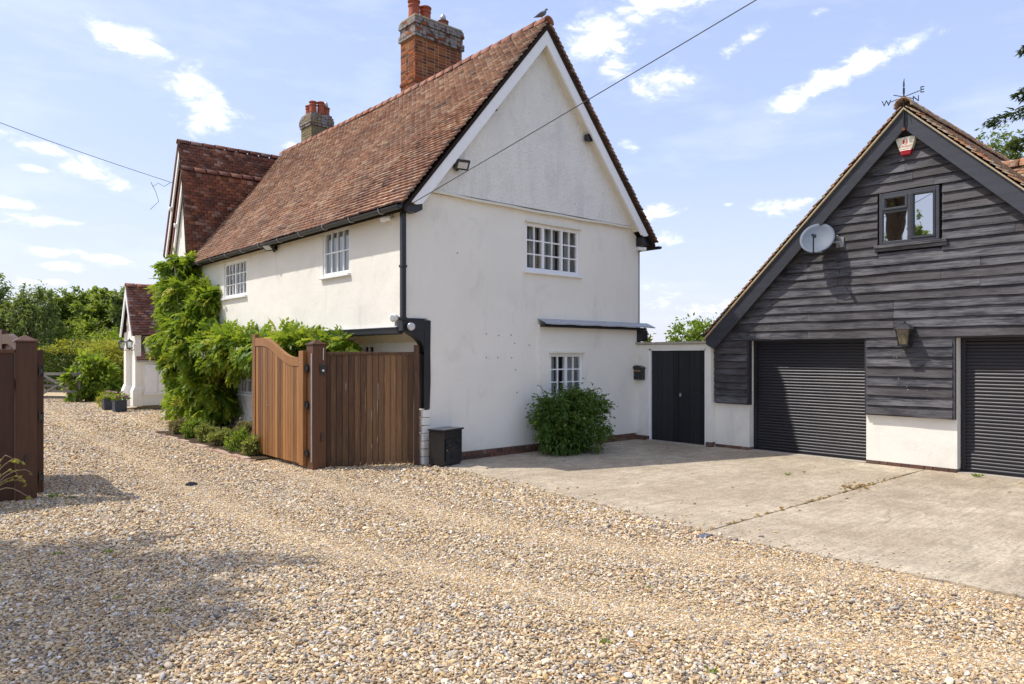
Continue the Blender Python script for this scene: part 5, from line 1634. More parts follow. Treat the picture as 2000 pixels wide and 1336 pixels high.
for s_ in (-1, 1):
    sd = Vector((-fd.y, fd.x, 0)) * s_ * .045
    q.tube([tuple(Vector(PP(.03, .135)) + sd * .9), tuple(Vector(PP(-.03, .11)) + sd), tuple(Vector(PP(-.10, .07)) + sd * .6), tuple(Vector(PP(-.15, .045)) + sd * .25)], [.012, .024, .017, .004], 8)
q.build('wing', M['feather'], t, smooth=True)

# overhead lines
def line_thing(label, pts, r, group):
    q = MB(); q.tube(pts, r, 6); o = q.build('overhead_cable', M['cable'], None, loc=pts[0], smooth=True)
    tag(o, label, 'cable', group)
A_ = Vector((-.50, -.19, 3.93)); B_ = cam2w(9.0, 3.0, 8.02)
line_thing('thin dark overhead cable from the near eaves corner across the gable', [tuple(A_.lerp(B_, i / 12) - Vector((0, 0, .05)) * math.sin(math.pi * i / 12)) for i in range(13)], .0058, 'overhead cables')
A_ = Vector((-.64, 10.75, 6.20)); B_ = cam2w(-12.0, 12.0, 6.95)
line_thing('thin overhead cable running from the rear wing out over the left of the drive', [tuple(A_.lerp(B_, i / 12) - Vector((0, 0, .10)) * math.sin(math.pi * i / 12)) for i in range(13)], .0062, 'overhead cables')
q = MB(); p0 = Vector((-.72, 10.70, 6.19))
q.tube([tuple(p0), tuple(p0 + Vector((-.12, .1, -.10))), tuple(p0 + Vector((-.25, .18, -.02))), tuple(p0 + Vector((-.36, .24, -.12))), tuple(p0 + Vector((-.40, .27, .0))), tuple(p0 + Vector((-.30, .2, -.25))), tuple(p0 + Vector((-.24, .15, -.50))), tuple(p0 + Vector((-.42, .26, -.72)))], .006, 5)
tag(q.build('cable_tail', M['cable'], None, loc=tuple(p0), smooth=True), 'loose curling end of wire hanging by the rear wing gable', 'wire')

# the black metal box by the corner
t = thing('parcel_box', 'dented glossy black metal box with lid at the foot of the gable corner', 'box', (.1, -.2, 0))
rv = Vector((.957, .29, 0)).normalized(); nv = Vector((rv.y, -rv.x, 0))
fb = lambda mb: mb.frame((-.035, -.455, 0), rv, nv)
q = fb(MB()); q.box(0, .47, -.30, -.012, .03, .535); q.box(.02, .45, -.28, -.03, -.01, .03); q.build('body', M['plastic_black'], t, bevel=.006)
q = fb(MB()); pts, fs = [], []; rr = random.Random(4); KX, KZ = 9, 9
for i in range(KX + 1):
    for j in range(KZ + 1):
        x, z = .035 + .40 * i / KX, .08 + .33 * j / KZ
        d = .0 if i in (0, KX) or j in (0, KZ) else .010 * mnoise.noise((x * 7, z * 9, 3)) + .006 * mnoise.noise((x * 19, z * 13, 8))
        pts.append((x, .004 + d, z))
fs = [(i * (KZ + 1) + j, (i + 1) * (KZ + 1) + j, (i + 1) * (KZ + 1) + j + 1, i * (KZ + 1) + j + 1) for i in range(KX) for j in range(KZ)]
q.add(pts, fs); q.box(.035, .435, -.011, .0, .08, .41); q.build('door', M['plastic_black'], t, smooth=False)
q = fb(MB()); q.lathe((.06, .003, .25), [(.010, 0), (.010, .008)], 10, 'y'); q.build('lock', M['steel'], t)
q = fb(MB()); q.prism([(-.015, -.315, .538), (.485, -.315, .538), (.485, .014, .538), (-.015, .014, .538)], (0, 0, .028)); q.build('lid', M['plastic_black'], t, bevel=.006)


# ------------------------------------------------------------------ plants by the house
shrub('evergreen_shrub', 'rounded dark green shrub with arching shoots under the lower gable window', 'shrub', (2.65, -.45, 0),
      [(2.62, -.50, .62, .66, .46, .44), (2.25, -.45, .45, .38, .38, .40), (3.05, -.52, .55, .42, .36, .42), (2.65, -.60, .28, .58, .40, .30), (2.75, -.48, .85, .45, .30, .20), (2.3, -.5, .78, .28, .26, .18), (3.15, -.5, .82, .26, .26, .18)],
      11500, .070, M['leaf_bush'], 3, stems=14, clump=.20, shell=.78, lump=.5, droop=.6, zmin=.01, keep=lambda P: P[:, 1] < -.06, w=.42)
t = bpy.data.objects['evergreen_shrub']
rr = random.Random(9); paths = []; LP, LD = [], []
for i in range(70):
    a = rr.uniform(0, 6.28); x, y = 2.65 + math.cos(a) * .62 * rr.random() ** .3, -.50 + math.sin(a) * .30
    z = .78 + rr.uniform(-.45, .22) * (1 if abs(x - 2.65) > .45 else .5); y = min(y, -.12)
    e = Vector((x + (x - 2.65) * rr.uniform(.25, .55) + rr.uniform(-.08, .08), y - rr.uniform(-.02, .12), z + rr.uniform(.0, .28) - .12 * abs(x - 2.65)))
    pts = curve_pts((x, y, z), tuple(e), .05, 5)
    paths.append((pts, [.004, .0035, .003, .0025, .002, .0015]))
    for p in pts[1:]:
        for s_ in range(3): LP.append(tuple(p)); LD.append((rr.uniform(-1, 1), rr.uniform(-1, .4), rr.uniform(-.3, .6)))
limbs('shoot', paths, M['leaf_bush'], t, 4)
D_ = np.array(LD); D_ /= np.linalg.norm(D_, axis=1, keepdims=True)
Ms = leaf_mats(np.array(LP), D_, .045, np.random.default_rng(2), .4); Ms[:, :3, 0] *= .42
link('shoot_leaf', stamp('shoot_leaf', LEAF[0], LEAF[1], Ms, M['leaf_bush'], np.random.default_rng(5).random(len(LP)) * .4 + .6, base=tuple(wl(t))), t)

# wisteria: trunk, sprawling mass over the wall, an arm trained along the jetty, hanging racemes
wt = thing('wisteria', 'large wisteria climbing the long wall and spreading along the jetty beam', 'climber', (-.35, 9.4, 0))
WB_ = [(-.62, 9.7, 3.92, .34, .5, .36), (-.66, 10.1, 3.40, .38, .55, .50), (-.68, 9.1, 3.10, .40, .7, .50), (-.70, 9.6, 2.95, .44, .62, .52), (-.72, 9.9, 2.45, .44, .50, .50), (-.75, 8.7, 2.40, .48, .8, .52),
       (-.76, 9.4, 2.20, .52, .68, .52), (-.68, 8.3, 1.85, .44, .6, .42), (-.60, 9.8, 1.65, .44, .62, .52), (-.55, 9.1, 1.45, .46, .8, .58), (-.55, 8.5, 1.05, .40, .7, .52), (-.48, 8.2, .62, .34, .5, .48), (-.50, 9.4, .75, .40, .75, .52), (-.50, 10.0, .42, .40, .5, .42), (-.55, 8.9, .40, .40, .8, .38), (-.60, 8.0, 2.75, .28, .40, .36)]
ARM = [(-.72, 7.4, 1.92, .34, .5, .30), (-.78, 6.5, 1.95, .34, .6, .27), (-.74, 5.6, 1.90, .34, .6, .28), (-.78, 4.6, 1.90, .32, .6, .25), (-.78, 3.7, 1.95, .32, .5, .21), (-.74, 2.9, 1.93, .28, .5, .18), (-.70, 2.1, 1.90, .22, .4, .15), (-.66, 1.45, 1.86, .16, .3, .12), (-.80, 5.8, 1.62, .24, .4, .22), (-.70, 7.0, 1.65, .24, .3, .22)]
paths = [([(-.30, 9.3, -.05), (-.22, 9.25, .8), (-.34, 9.2, 1.7), (-.60, 9.1, 2.5), (-.58, 9.7, 3.4)], [.085, .07, .06, .045, .02]),
         ([(-.34, 9.2, 1.5), (-.55, 8.2, 1.95), (-.58, 6.5, 2.0), (-.58, 4.5, 2.02), (-.58, 2.5, 2.0), (-.56, 1.3, 1.95)], [.05, .045, .036, .028, .018, .008]),
         ([(-.3, 9.3, .9), (-.5, 10.2, 1.8), (-.6, 11.2, 2.8)], [.05, .04, .02]), ([(-.3, 9.3, .3), (-.32, 8.2, .9), (-.35, 7.3, 1.6)], [.04, .03, .012])]
limbs('trunk', paths, M['bark'], wt)
no_wall = lambda P: np.where(P[:, 2] > 2.12, P[:, 0] < -.50, P[:, 0] < -.03)
foliage('foliage', WB_, 7600, .29, M['leaf_wist'], wt, 41, tpl=PIN, clump=.22, shell=.72, droop=.75, flat=.55, w=.95, lump=.4, zmin=.02, keep=no_wall)
foliage('inner_foliage', [(b[0], b[1], b[2], b[3] * .72, b[4] * .8, b[5] * .8) for b in WB_], 2600, .26, M['leaf_wist'], wt, 42, tpl=PIN, clump=.3, shell=.4, droop=.8, flat=.4, w=.95, zmin=.02, keep=no_wall)
foliage('arm_foliage', ARM, 2800, .25, M['leaf_wist'], wt, 43, tpl=PIN, clump=.24, shell=.65, droop=.55, flat=.55, w=.95, lump=.5, keep=no_wall)
rr = random.Random(12); spots = []
for i in range(18): b = rr.choice(WB_[:10]); spots.append((b[0] - b[3] * rr.uniform(.75, 1.05), b[1] + b[4] * rr.uniform(-.8, .7), b[2] + b[5] * rr.uniform(-.6, .5)))
for i in range(9): b = rr.choice(ARM[:6]); spots.append((b[0] - b[3] * rr.uniform(.7, 1.1), b[1] + b[4] * rr.uniform(-.8, .8), b[2] - b[5] * rr.uniform(.0, .6)))
for i, s in enumerate(spots):
    rng = np.random.default_rng(300 + i); n = 60; ln = rr.uniform(.16, .30); u = rng.random(n)
    P = np.zeros((n, 3)); ang = rng.random(n) * 6.28; rad = .034 * (1 - .75 * u)
    P[:, 0] = s[0] + np.cos(ang) * rad; P[:, 1] = s[1] + np.sin(ang) * rad; P[:, 2] = s[2] - u * ln
    D_ = np.stack([np.cos(ang), np.sin(ang), -.4 + 0 * ang], -1)
    Ms = leaf_mats(P, D_ / np.linalg.norm(D_, axis=1, keepdims=True), .034, rng, .3)
    link('flower_raceme', stamp('flower_raceme', LEAF[0], LEAF[1], Ms, M['petal'], np.clip(1 - u * .8 + rng.normal(size=n) * .15, 0, 1), base=tuple(wl(wt))), wt)
rng = np.random.default_rng(66); paths = []
for i in range(16):
    b = rr.choice(WB_[:9]); p = Vector((b[0] - b[3] * .8, b[1] + rr.uniform(-.7, .7) * b[4], b[2] + rr.uniform(.0, .8) * b[5]))
    e = p + Vector((-rr.uniform(.1, .4), rr.uniform(-.5, .3), rr.uniform(-.1, .35)))
    paths.append((curve_pts(tuple(p), tuple(e), .10, 5), [.006, .005, .004, .003, .002, .0015]))
paths.append((curve_pts((-.12, 7.05, .45), (-.10, 7.12, 1.45), 0, 6, (-.06, .12, 0)), [.008, .007, .006, .005, .004, .003, .002]))
limbs('tendril', paths, M['stem'], wt, 4)

# planting bed with brick edging and low herbs
ed = thing('bed_edging', 'row of pale red bricks edging the narrow planting bed', 'edging', (-1.9, 5, 0))
rg = random.Random(14)
for i in range(26):
    y = 2.15 + i * .218
    if y < 7.75: piece('brick', BR['bed'], ed, box_matrix((-1.93, y, 0), (0, 1, 0), (-1, 0, 0), 0, .205, -.06, .05, -.06, .016 + rg.uniform(-.010, .008), rg, .06))
for i in range(5): piece('brick', BR['bed'], ed, box_matrix((-1.9 + i * .22, 7.72, 0), (1, 0, 0), (0, 1, 0), 0, .205, -.05, .05, -.06, .028, rg, .05))
bs = MB(); bs.box(-1.92, -.02, 2.2, 7.72, -.08, .012); structure(bs.build('bed_soil', M['soil']))
HERBS = [(-1.62, 7.02, .25, .30, 'leaf_dry', 'faded brown lavender clump at the far end of the brick-edged bed'), (-1.62, 6.10, .26, .36, 'leaf_laurel', 'bright green rounded herb second from the far end of the bed'),
         (-1.64, 5.22, .27, .32, 'leaf_lav', 'grey-green straggly herb in the middle of the brick-edged bed'), (-1.66, 4.42, .28, .30, 'leaf_lav', 'low grey-green herb in front of the faded brown clump'),
         (-1.66, 3.50, .29, .38, 'leaf_laurel', 'largest bright green herb, nearest but one to the open gate leaf'), (-1.68, 2.72, .22, .32, 'leaf_lav', 'grey-green herb half hidden by the open gate leaf'),
         (-.95, 5.0, .26, .36, 'leaf_dry', 'faded brown clump set back towards the wall behind the green herbs')]
for i, (x, y, r, h, mt, lab) in enumerate(HERBS):
    s = shrub('herb_clump', lab, 'herb', (x, y, 0), [(x, y, h * .45, r * .68, r * .68, h * .5), (x + r * .15, y + r * .12, h * .62, r * .42, r * .42, h * .36)], 1500, .055, M[mt], 80 + i,
              group='low herbs in the brick-edged bed', stems=5, clump=.25, shell=.7, droop=-.4, flat=.5, zmin=.0, w=.45)


# ------------------------------------------------------------------ the porch beyond the wisteria
porch = thing('porch', 'white rendered entrance porch with steep dark tiled gable beyond the wisteria', 'porch', (0, 15.7, 0))
PY0, PY1, PX = 15.12, 16.45, -.45
w = MB(); w.box(PX + .02, .9, PY0, PY0 + .15, .12, 1.50); w.box(PX + .30, .9, PY0 + .12, PY1, .12, 2.42); w.box(PX, PX + .12, PY0 + .22, PY1 - .22, 1.95, 2.45)
w.prism([(PX + .02, PY0 + .05, 2.40), (PX + .02, PY1 - .05, 2.40), (PX + .02, (PY0 + PY1) / 2, 3.80)], (1.2, 0, 0)); w.build('wall', M['render2'], porch)
for y in (PY0 - .02, PY1 - .25):
    p = MB(); p.box(PX - .03, PX + .14, y, y + .27, .75, 2.42); p.box(PX - .10, PX + .16, y - .04, y + .31, .10, .60)
    p.prism([(PX - .10, y - .04, .60), (PX + .16, y - .04, .60), (PX + .14, y, .75), (PX - .03, y, .75)], (0, .31, 0)); p.build('pilaster', M['render2'], porch, bevel=.01)
p = MB(); p.box(PX + .12, PX + .16, PY0 + .25, PY1 - .25, .1, 1.95); p.build('door', M['white'], porch)
p = MB(); p.box(PX + .05, .9, PY0 + .02, PY0 + .1, .0, .118); p.build('plinth', M['brick_gault'], porch)
p = MB(); p.box(PX - .35, PX + .2, PY0 + .2, PY1 + .1, -.05, .06); p.build('step', M['stone'], porch)
arch = MB(); K = 12; cy = (PY0 + PY1) / 2
for i in range(K):
    a0, a1 = math.pi * i / K, math.pi * (i + 1) / K
    arch.prism([(PX - .02, cy + math.cos(a) * q_, 2.62 + math.sin(a) * q_ * 1.1) for a, q_ in ((a0, .40), (a1, .40), (a1, .30), (a0, .30))], (.05, 0, 0))
arch.build('arch_trim', M['white'], porch)
for (a0, a1) in ((-.20, .16), (.18, .54)):
    p = MB(); p.box(a0, a1, PY0 - .035, PY0, .53, 1.40); sh = p.build('shutter', M['white'], porch, bevel=.004)
    p = MB(); p.box(a0 + .05, a1 - .05, PY0 - .045, PY0 - .0352, .60, 1.33); p.build('shutter_panel', M['white'], sh, bevel=.006)
p = MB(); p.box(-.24, .60, PY0 - .05, PY0, .46, .525); p.build('sill', M['white'], porch)
p = MB(); p.box(PX + .0, .9, PY0 - .06, PY0 + .02, 1.47, 1.53); p.build('fascia', M['lead'], porch)
rt = random.Random(51)
dk = MB(); dk.prism([(PX + .02, PY0 - .05, 1.53), (PX + .02, PY0 + .14, 1.74), (PX + .02, PY0 + .14, 1.70), (PX + .02, PY0 - .03, 1.50)], (1.4, 0, 0)); dk = dk.build('lean_to_roof', M['deck'], porch)
place_tiles(dk, tile_matrices((PX, PY0 - .08, 1.53), (1, 0, 0), (0, .2, .22), .30, 1.5, .075, .165, rt, lift=.028), tile_template(.163, .12, .016), M['ridge'], 30)
dk = MB(); dk.prism([(PX - .12, PY0 - .04, 2.32), (PX - .12, cy, 3.87), (PX - .12, cy, 3.78), (PX - .12, PY0 + .02, 2.28)], (1.7, 0, 0)); dk.prism([(PX - .12, cy, 3.87), (PX - .12, PY1 + .10, 2.3), (PX - .12, PY1 + .06, 2.26), (PX - .12, cy, 3.78)], (1.7, 0, 0)); dk = dk.build('roof', M['deck'], porch)
place_tiles(dk, tile_matrices((PX - .14, PY0 - .06, 2.31), (1, 0, 0), (0, cy - PY0 + .06, 3.86 - 2.31), 1.69, 1.7, .088, .165, rt, lift=.032, jit=1.6), tile_template(.163, .135, .018), M['tile_dark'], 200)
ridge_run(dk, (PX - .15, cy, 3.86), (1.3, cy, 3.86), .10, M['ridge'], rt)
for sg in (-1, 1):
    e = (PY1 - PY0) / 2 + .06
    b_ = MB(); b_.prism([(PX - .15, cy, 3.83), (PX - .15, cy + sg * e, 3.83 - e * 2.13), (PX - .15, cy + sg * (e - .10), 3.83 - e * 2.13 - .02), (PX - .15, cy, 3.52)], (.04, 0, 0)); b_.build('barge_board', M['white'], porch)
lantern('porch_lantern', 'nearer of the two black carriage lanterns on the porch front', (-.62, 15.20, 2.00), .95, (-1, 0, 0), (PX - .03, 15.22, 1.86), 'pair of porch lanterns', 'glass')
lantern('porch_lantern', 'farther of the two black carriage lanterns on the porch front', (-.64, 16.05, 2.00), .95, (-1, 0, 0), (PX - .03, 16.25, 1.86), 'pair of porch lanterns', 'glass')


def planter(label, x, y, seed):
    t = thing('planter', label, 'planter', (x, y, 0), 'square planters by the porch')
    b_ = MB(); w = .165; b_.box(x - w, x + w, y - w, y + w, .0, .31); b_.box(x - w - .012, x + w + .012, y - w - .012, y + w + .012, .31, .335); b_.build('box', M['planter'], t, bevel=.006)
    foliage('leaves', [(x, y, .40, .20, .20, .10)], 500, .06, M['leaf_laurel'], t, seed, droop=-.2)
    foliage('blooms', [(x, y, .46, .20, .20, .09)], 200, .05, M['petal_pink'], t, seed + 1, droop=-.5, clump=.12, w=.9)


planter('dark square planter of pink flowers, the nearer one by the porch step', -.97, 14.85, 61)
planter('dark square planter of pink flowers, the farther one by the porch', -1.02, 15.95, 62)

# ------------------------------------------------------------------ the end of the drive
gt = thing('field_gate', 'grey timber five-bar gate closing the far end of the drive', 'gate', tuple(cam2w(-16.5, 26.2)))
ga, gb = cam2w(-18.8, 26.4), cam2w(-15.5, 25.9); gd = (gb - ga); GLn = gd.length; gd.normalize(); gn = Vector((gd.y, -gd.x, 0))
for z0, z1 in ((.12, .21), (.34, .42), (.54, .62), (.74, .82), (.96, 1.06)):
    b_ = MB().frame(ga, gd, gn); b_.box(.1, GLn - .1, -.02, .02, z0, z1); b_.build('rail', M['wood_grey'], gt)
for a in (0, GLn - .1, GLn * .5 - .05):
    b_ = MB().frame(ga, gd, gn); b_.box(a, a + .1, -.03, .03, .08, 1.1); b_.build('upright', M['wood_grey'], gt)
for s_ in (0, 1):
    b_ = MB().frame(ga, gd, gn); x0, x1 = GLn * .52, GLn - .12
    za, zb2 = ((.2, .98) if s_ else (.98, .2))
    b_.prism([(x0, .022, za), (x1, .022, zb2), (x1, .022, zb2 + .09), (x0, .022, za + .09)], (0, .03, 0)); b_.build('brace', M['wood_grey'], gt)

hb, hg = [], []
for i in range(30):
    c = cam2w(-38 + i * .8, 35 + .3 * math.sin(i * 1.3)); hb.append((c.x, c.y, 1.0, .75, .75, 1.1)); hg.append((c.x, c.y, 2.05, .72, .72, .28))
hd = thing('hedge', 'long clipped hedge with golden new growth on top behind the five-bar gate', 'hedge', tuple(cam2w(-25, 35)))
foliage('foliage', hb, 26000, .13, M['leaf_hedge'], hd, 71, clump=.25, shell=.8, lump=.15, zmin=0)
foliage('new_growth', hg, 9000, .12, M['leaf_gold'], hd, 72, clump=.3, shell=.7, droop=-.3)
shrub('laurel_bush', 'large glossy bright green bush at the far end of the drive by the gate', 'bush', (-.75, 20.6, 0),
      [(-.45, 20.8, .80, .68, .68, .75), (-.95, 20.9, .55, .5, .5, .55), (-.1, 20.5, .65, .55, .55, .65), (-.45, 20.6, 1.25, .45, .45, .35), (.05, 20.2, .45, .45, .45, .45)], 4600, .20, M['leaf_laurel'], 73, stems=6, zmin=0, clump=.2)
shrub('pale_bush', 'tall yellow-green bush rising behind the glossy bush left of the porch', 'bush', (.35, 21.9, 0),
      [(.3, 21.9, 1.1, .9, .8, 1.0), (.75, 21.5, 1.6, .6, .6, .55), (.1, 22.0, 1.75, .55, .6, .45), (.8, 21.2, .8, .6, .6, .8), (1.2, 21.0, 1.2, .5, .5, 1.0)], 8000, .11, M['leaf_gold'], 74, stems=5, zmin=0, clump=.25)
shrub('box_ball', 'small round pale bush beside the farther planter', 'bush', (-.9, 17.0, 0), [(-.85, 17.0, .22, .28, .28, .24)], 700, .06, M['leaf_gold'], 75, zmin=0)

# trees beyond the hedge
FAR = [(-28.2, 38.0, 6.7, 2.2, 'weeping', 'leaf_pale', 'tall weeping birch at the far left edge of the view'), (-24.9, 37.5, 5.6, 1.9, 'weeping', 'leaf_pale', 'weeping birch just right of the tallest birch, above the left gate post'),
       (-32.5, 44.0, 7.0, 2.8, 'round', 'leaf_tree', 'dark rounded tree behind the birches at the left'), (-28.3, 45.0, 5.9, 2.2, 'round', 'leaf_tree', 'rounded mid-green tree in the gap right of the birches'),
       (-27.2, 46.0, 6.3, 2.4, 'round', 'leaf_tree', 'full rounded tree in the middle of the row behind the hedge'), (-24.4, 43.0, 5.9, 2.1, 'round', 'leaf_tree', 'bushy tree second from the porch in the row behind the hedge'),
       (-22.6, 42.0, 6.0, 2.0, 'round', 'leaf_pale', 'lighter green tree just left of the porch gable'), (-19.5, 44.0, 6.4, 2.4, 'round', 'leaf_tree', 'tree showing only behind the porch roof')]
for i, (X, Y, h, r, st, mt, lab) in enumerate(FAR):
    tree('deciduous_tree', lab, cam2w(X, Y), h * .93, r * .92, 6500, .23 if st == 'round' else .20, M[mt], 100 + i, st, 'trees beyond the far hedge', bole=.12)
for i, (X, Y, h, r, mt, lab) in enumerate(((-33, 39, 3.4, 1.6, 'leaf_tree', 'low dark bush under the birches at the left'), (-30, 39.5, 3.2, 1.6, 'leaf_tree', 'low bush behind the left gate'), (-27, 39, 3.4, 1.7, 'leaf_laurel', 'low bright bush above the middle of the hedge'),
                                           (-24, 38.5, 3.3, 1.6, 'leaf_tree', 'low dark bush above the hedge near the pale bush'), (-21.2, 38, 3.2, 1.5, 'leaf_laurel', 'low bright bush above the hedge beside the porch'))):
    c = cam2w(X, Y); rr = random.Random(i + 5)
    shrub('understorey_bush', lab, 'bush', (c.x, c.y, 0), [(c.x + rr.uniform(-.8, .8), c.y + rr.uniform(-.8, .8), h * rr.uniform(.4, .72), r * .7, r * .7, h * .3) for _ in range(5)], 4500, .2, M[mt], 130 + i, group='bushes between hedge and trees', clump=.25)
# right-hand side
c = cam2w(7.15, 28); shrub('garden_tree', 'leafy green tree top showing over the side wall beside the garage eaves', 'tree', (c.x, c.y, 0),
      [(c.x, c.y, 1.9, 1.0, .9, .9), (c.x + .6, c.y - .5, 2.2, .8, .8, .8), (c.x - .4, c.y + .3, 2.45, .55, .5, .45), (c.x + .3, c.y, 2.65, .5, .5, .4), (c.x + 1.1, c.y - 1.0, 2.0, .8, .8, .8)], 6000, .14, M['leaf_laurel'], 141, stems=6, clump=.3, shell=.6)
c = cam2w(2.95, 16.6); shrub('golden_shrub', 'rounded yellow-green shrub peeping over the wall at the house corner', 'shrub', (c.x, c.y, 0), [(c.x, c.y, 1.55, .42, .40, .62), (c.x + .1, c.y, 1.1, .45, .45, .9)], 2600, .10, M['leaf_gold'], 142, stems=4, clump=.15)
c = cam2w(20.7, 30); tree('willow', 'pale feathery willow top behind the garage roof', c, 10.8, 3.0, 18000, .22, M['leaf_pale'], 143, 'weeping', cat='tree')
c = cam2w(24.6, 32); tree('deciduous_tree', 'dark green tree top behind the willow at the right edge', c, 10.0, 3.0, 9000, .2, M['leaf_tree'], 144, 'round', 'trees behind the garage')


def cedar(label, base, h, reach, seed):
    rr = random.Random(seed); base = Vector(base)
    t = thing('cedar', label, 'tree', tuple(base))
    paths = [([tuple(base), tuple(base + Vector((.1, 0, h * .5))), tuple(base + Vector((0, .1, h)))], [.30, .20, .03])]
    P, D = [], []
    rng = np.random.default_rng(seed)
    for i in range(46):
        z = h * (.28 + .70 * i / 45); L = reach * (1.06 - .80 * ((z / h - .28) / .72)) * rr.uniform(.78, 1.08); a = i * 2.4 + rr.uniform(-.3, .3)
        d = Vector((math.cos(a), math.sin(a), 0)); s = base + Vector((0, 0, z)); e = s + d * L + Vector((0, 0, -L * rr.uniform(.02, .16)))
        pts = curve_pts(tuple(s), tuple(e), .16, 6); paths.append((pts, [.06, .05, .04, .03, .022, .014, .006]))
        for q in range(170):
            u = rr.uniform(.2, 1.0) ** .7; f = u * 6; k = min(5, int(f)); p = pts[k].lerp(pts[k + 1], f - k)
            side = Vector((-d.y, d.x, 0)); off = rr.uniform(-1, 1) * L * .20 * (1.15 - u * .6)
            p = p + side * off + Vector((0, 0, rr.uniform(-.10, .05) - abs(off) * .12)); dirv = d * .8 + side * (.9 if off > 0 else -.9) + Vector((0, 0, rr.uniform(-.5, .15)))
            for _ in range(3): P.append(tuple(p + Vector((rr.uniform(-.08, .08), rr.uniform(-.08, .08), rr.uniform(-.05, .04))))); D.append(tuple(dirv + Vector((rr.uniform(-.6, .6), rr.uniform(-.6, .6), rr.uniform(-.4, .4)))))
    limbs('trunk', paths, M['bark'], t, 6)
    D = np.array(D); D /= np.linalg.norm(D, axis=1, keepdims=True)
    Ms = leaf_mats(np.array(P), D, .16, rng, .6); Ms[:, :3, 0] *= .30
    link('crown', stamp('crown', LEAF[0], LEAF[1], Ms, M['leaf_fir'], rng.random(len(P)), base=tuple(base)), t)


cedar('dark cedar reaching in layered boughs over the right edge of the picture', cam2w(17.75, 22.0), 13.6, 4.5, 7)

# trees on the near side of the drive: they shade the gravel and show in the garage window
tree('lime_tree', 'leafy tree left of the drive throwing dappled shade over the gravel', (-10.75, 1.05, 0), 12.2, 2.25, 6800, .21, M['leaf_tree'], 151, 'round', 'trees along the near side of the drive', bole=.50)
tree('lime_tree', 'smaller leafy tree left of the viewpoint throwing shade on the near gravel', (-10.1, -2.5, 0), 8.0, 1.5, 4200, .20, M['leaf_tree'], 155, 'round', 'trees along the near side of the drive', bole=.4)
tree('cypress', 'tall dark cypress left of the drive, mirrored in the garage window', (-22.0, 4.4, 0), 8.6, 1.0, 6000, .22, M['leaf_tree'], 152, 'spire', 'trees along the near side of the drive', bole=.1)
tree('cypress', 'second dark cypress left of the drive, mirrored in the garage window', (-22.5, 6.4, 0), 8.1, 1.2, 6000, .22, M['leaf_tree'], 153, 'spire', 'trees along the near side of the drive', bole=.1)
tree('cypress', 'slender dark cypress left of the drive, mirrored in the right-hand garage pane', (-21.0, 1.9, 0), 8.3, .7, 4500, .22, M['leaf_tree'], 154, 'spire', 'trees along the near side of the drive', bole=.1)

# bare twigs of a shrub at the left edge
tw = thing('bare_shrub', 'pale leggy twigs arching in at the left edge below the gate post', 'shrub', (-5.62, .50, 0))
paths, LP, LD = [], [], []
rr = random.Random(31)
for (dx, dy, z0, z1, sg) in ((.36, .02, .12, .30, .10), (.40, -.05, .25, .42, .12), (.30, -.12, .34, .56, .12), (.42, -.02, .10, .12, .16), (.25, -.20, .05, .45, .08), (.32, -.1, .30, .36, .09), (.2, -.25, .2, .62, .08)):
    s = Vector((-5.62, .50, 0)); e = s + Vector((dx, dy - .1, z1)); pts = curve_pts(tuple(s), tuple(e), sg, 7); pts += [e + Vector((.05, 0, -.03)), e + Vector((.07, -.02, -.07))]
    paths.append((pts, [.012, .010, .009, .008, .007, .006, .005, .004, .003, .002]))
    for p in pts[5:]:
        if rr.random() < .55: LP.append(tuple(p)); LD.append((rr.uniform(-1, 1), rr.uniform(-1, 1), rr.uniform(-.4, .4)))
limbs('stem', paths, M['stem'], tw, 5)
D_ = np.array(LD); D_ /= np.linalg.norm(D_, axis=1, keepdims=True)
link('leaves', stamp('leaves', LEAF[0], LEAF[1], leaf_mats(np.array(LP), D_, .05, np.random.default_rng(1), .5), M['leaf_gold'], np.random.default_rng(1).random(len(LP)), base=tuple(wl(tw))), tw)['kind'] = 'stuff'

# weeds, litter, odd stone
WEEDS = [(-4.86, .78, .10, 'on the gravel by the foot of the left gate leaf'), (-4.72, .60, .07, 'a step right of the left gate leaf'), (-5.3, -2.12, .06, 'in the dappled shade at the left of the gravel'), (-4.97, -2.33, .06, 'at the edge of the dappled shade'),
         (-5.2, -3.66, .05, 'in the middle of the shaded gravel'), (-5.03, -4.17, .06, 'at the right edge of the shaded gravel'), (-5.29, -5.12, .045, 'in the bottom left of the gravel'), (-2.2, -5.99, .04, 'on the sunny gravel below the slab corner'),
         (-3.22, -6.45, .05, 'on the sunny gravel at the bottom middle'), (-3.09, -7.09, .06, 'on the gravel at the bottom right'), (5.02, -6.05, .11, 'at the foot of the right roller door'), (3.2, -4.22, .08, 'in the concrete before the left roller door')]
for i, (x, y, s, lab) in enumerate(WEEDS):
    t = thing('weed', 'small green weed ' + lab, 'weed', (x, y, -.02), 'weeds on the drive')
    rng = np.random.default_rng(500 + i); n = 14; a = rng.random(n) * 6.28
    D_ = np.stack([np.cos(a), np.sin(a), .4 + rng.random(n)], -1); D_ /= np.linalg.norm(D_, axis=1, keepdims=True)
    P = np.tile(np.array([[x, y, -.015]]), (n, 1)) + D_ * s * .5 * rng.random(n)[:, None]
    s *= .62
    Ms = leaf_mats(P, D_, s * .9, rng, .5); Ms[:, :3, 0] *= .4
    link('leaves', stamp('leaves', LEAF[0], LEAF[1], Ms, M['leaf_laurel'], rng.random(n), base=tuple(wl(t))), t)['kind'] = 'stuff'
rng = np.random.default_rng(9); n = 60
P = np.stack([rng.normal(2.95, .16, n), rng.normal(-5.29, .07, n), .008 + .02 * rng.random(n)], -1)
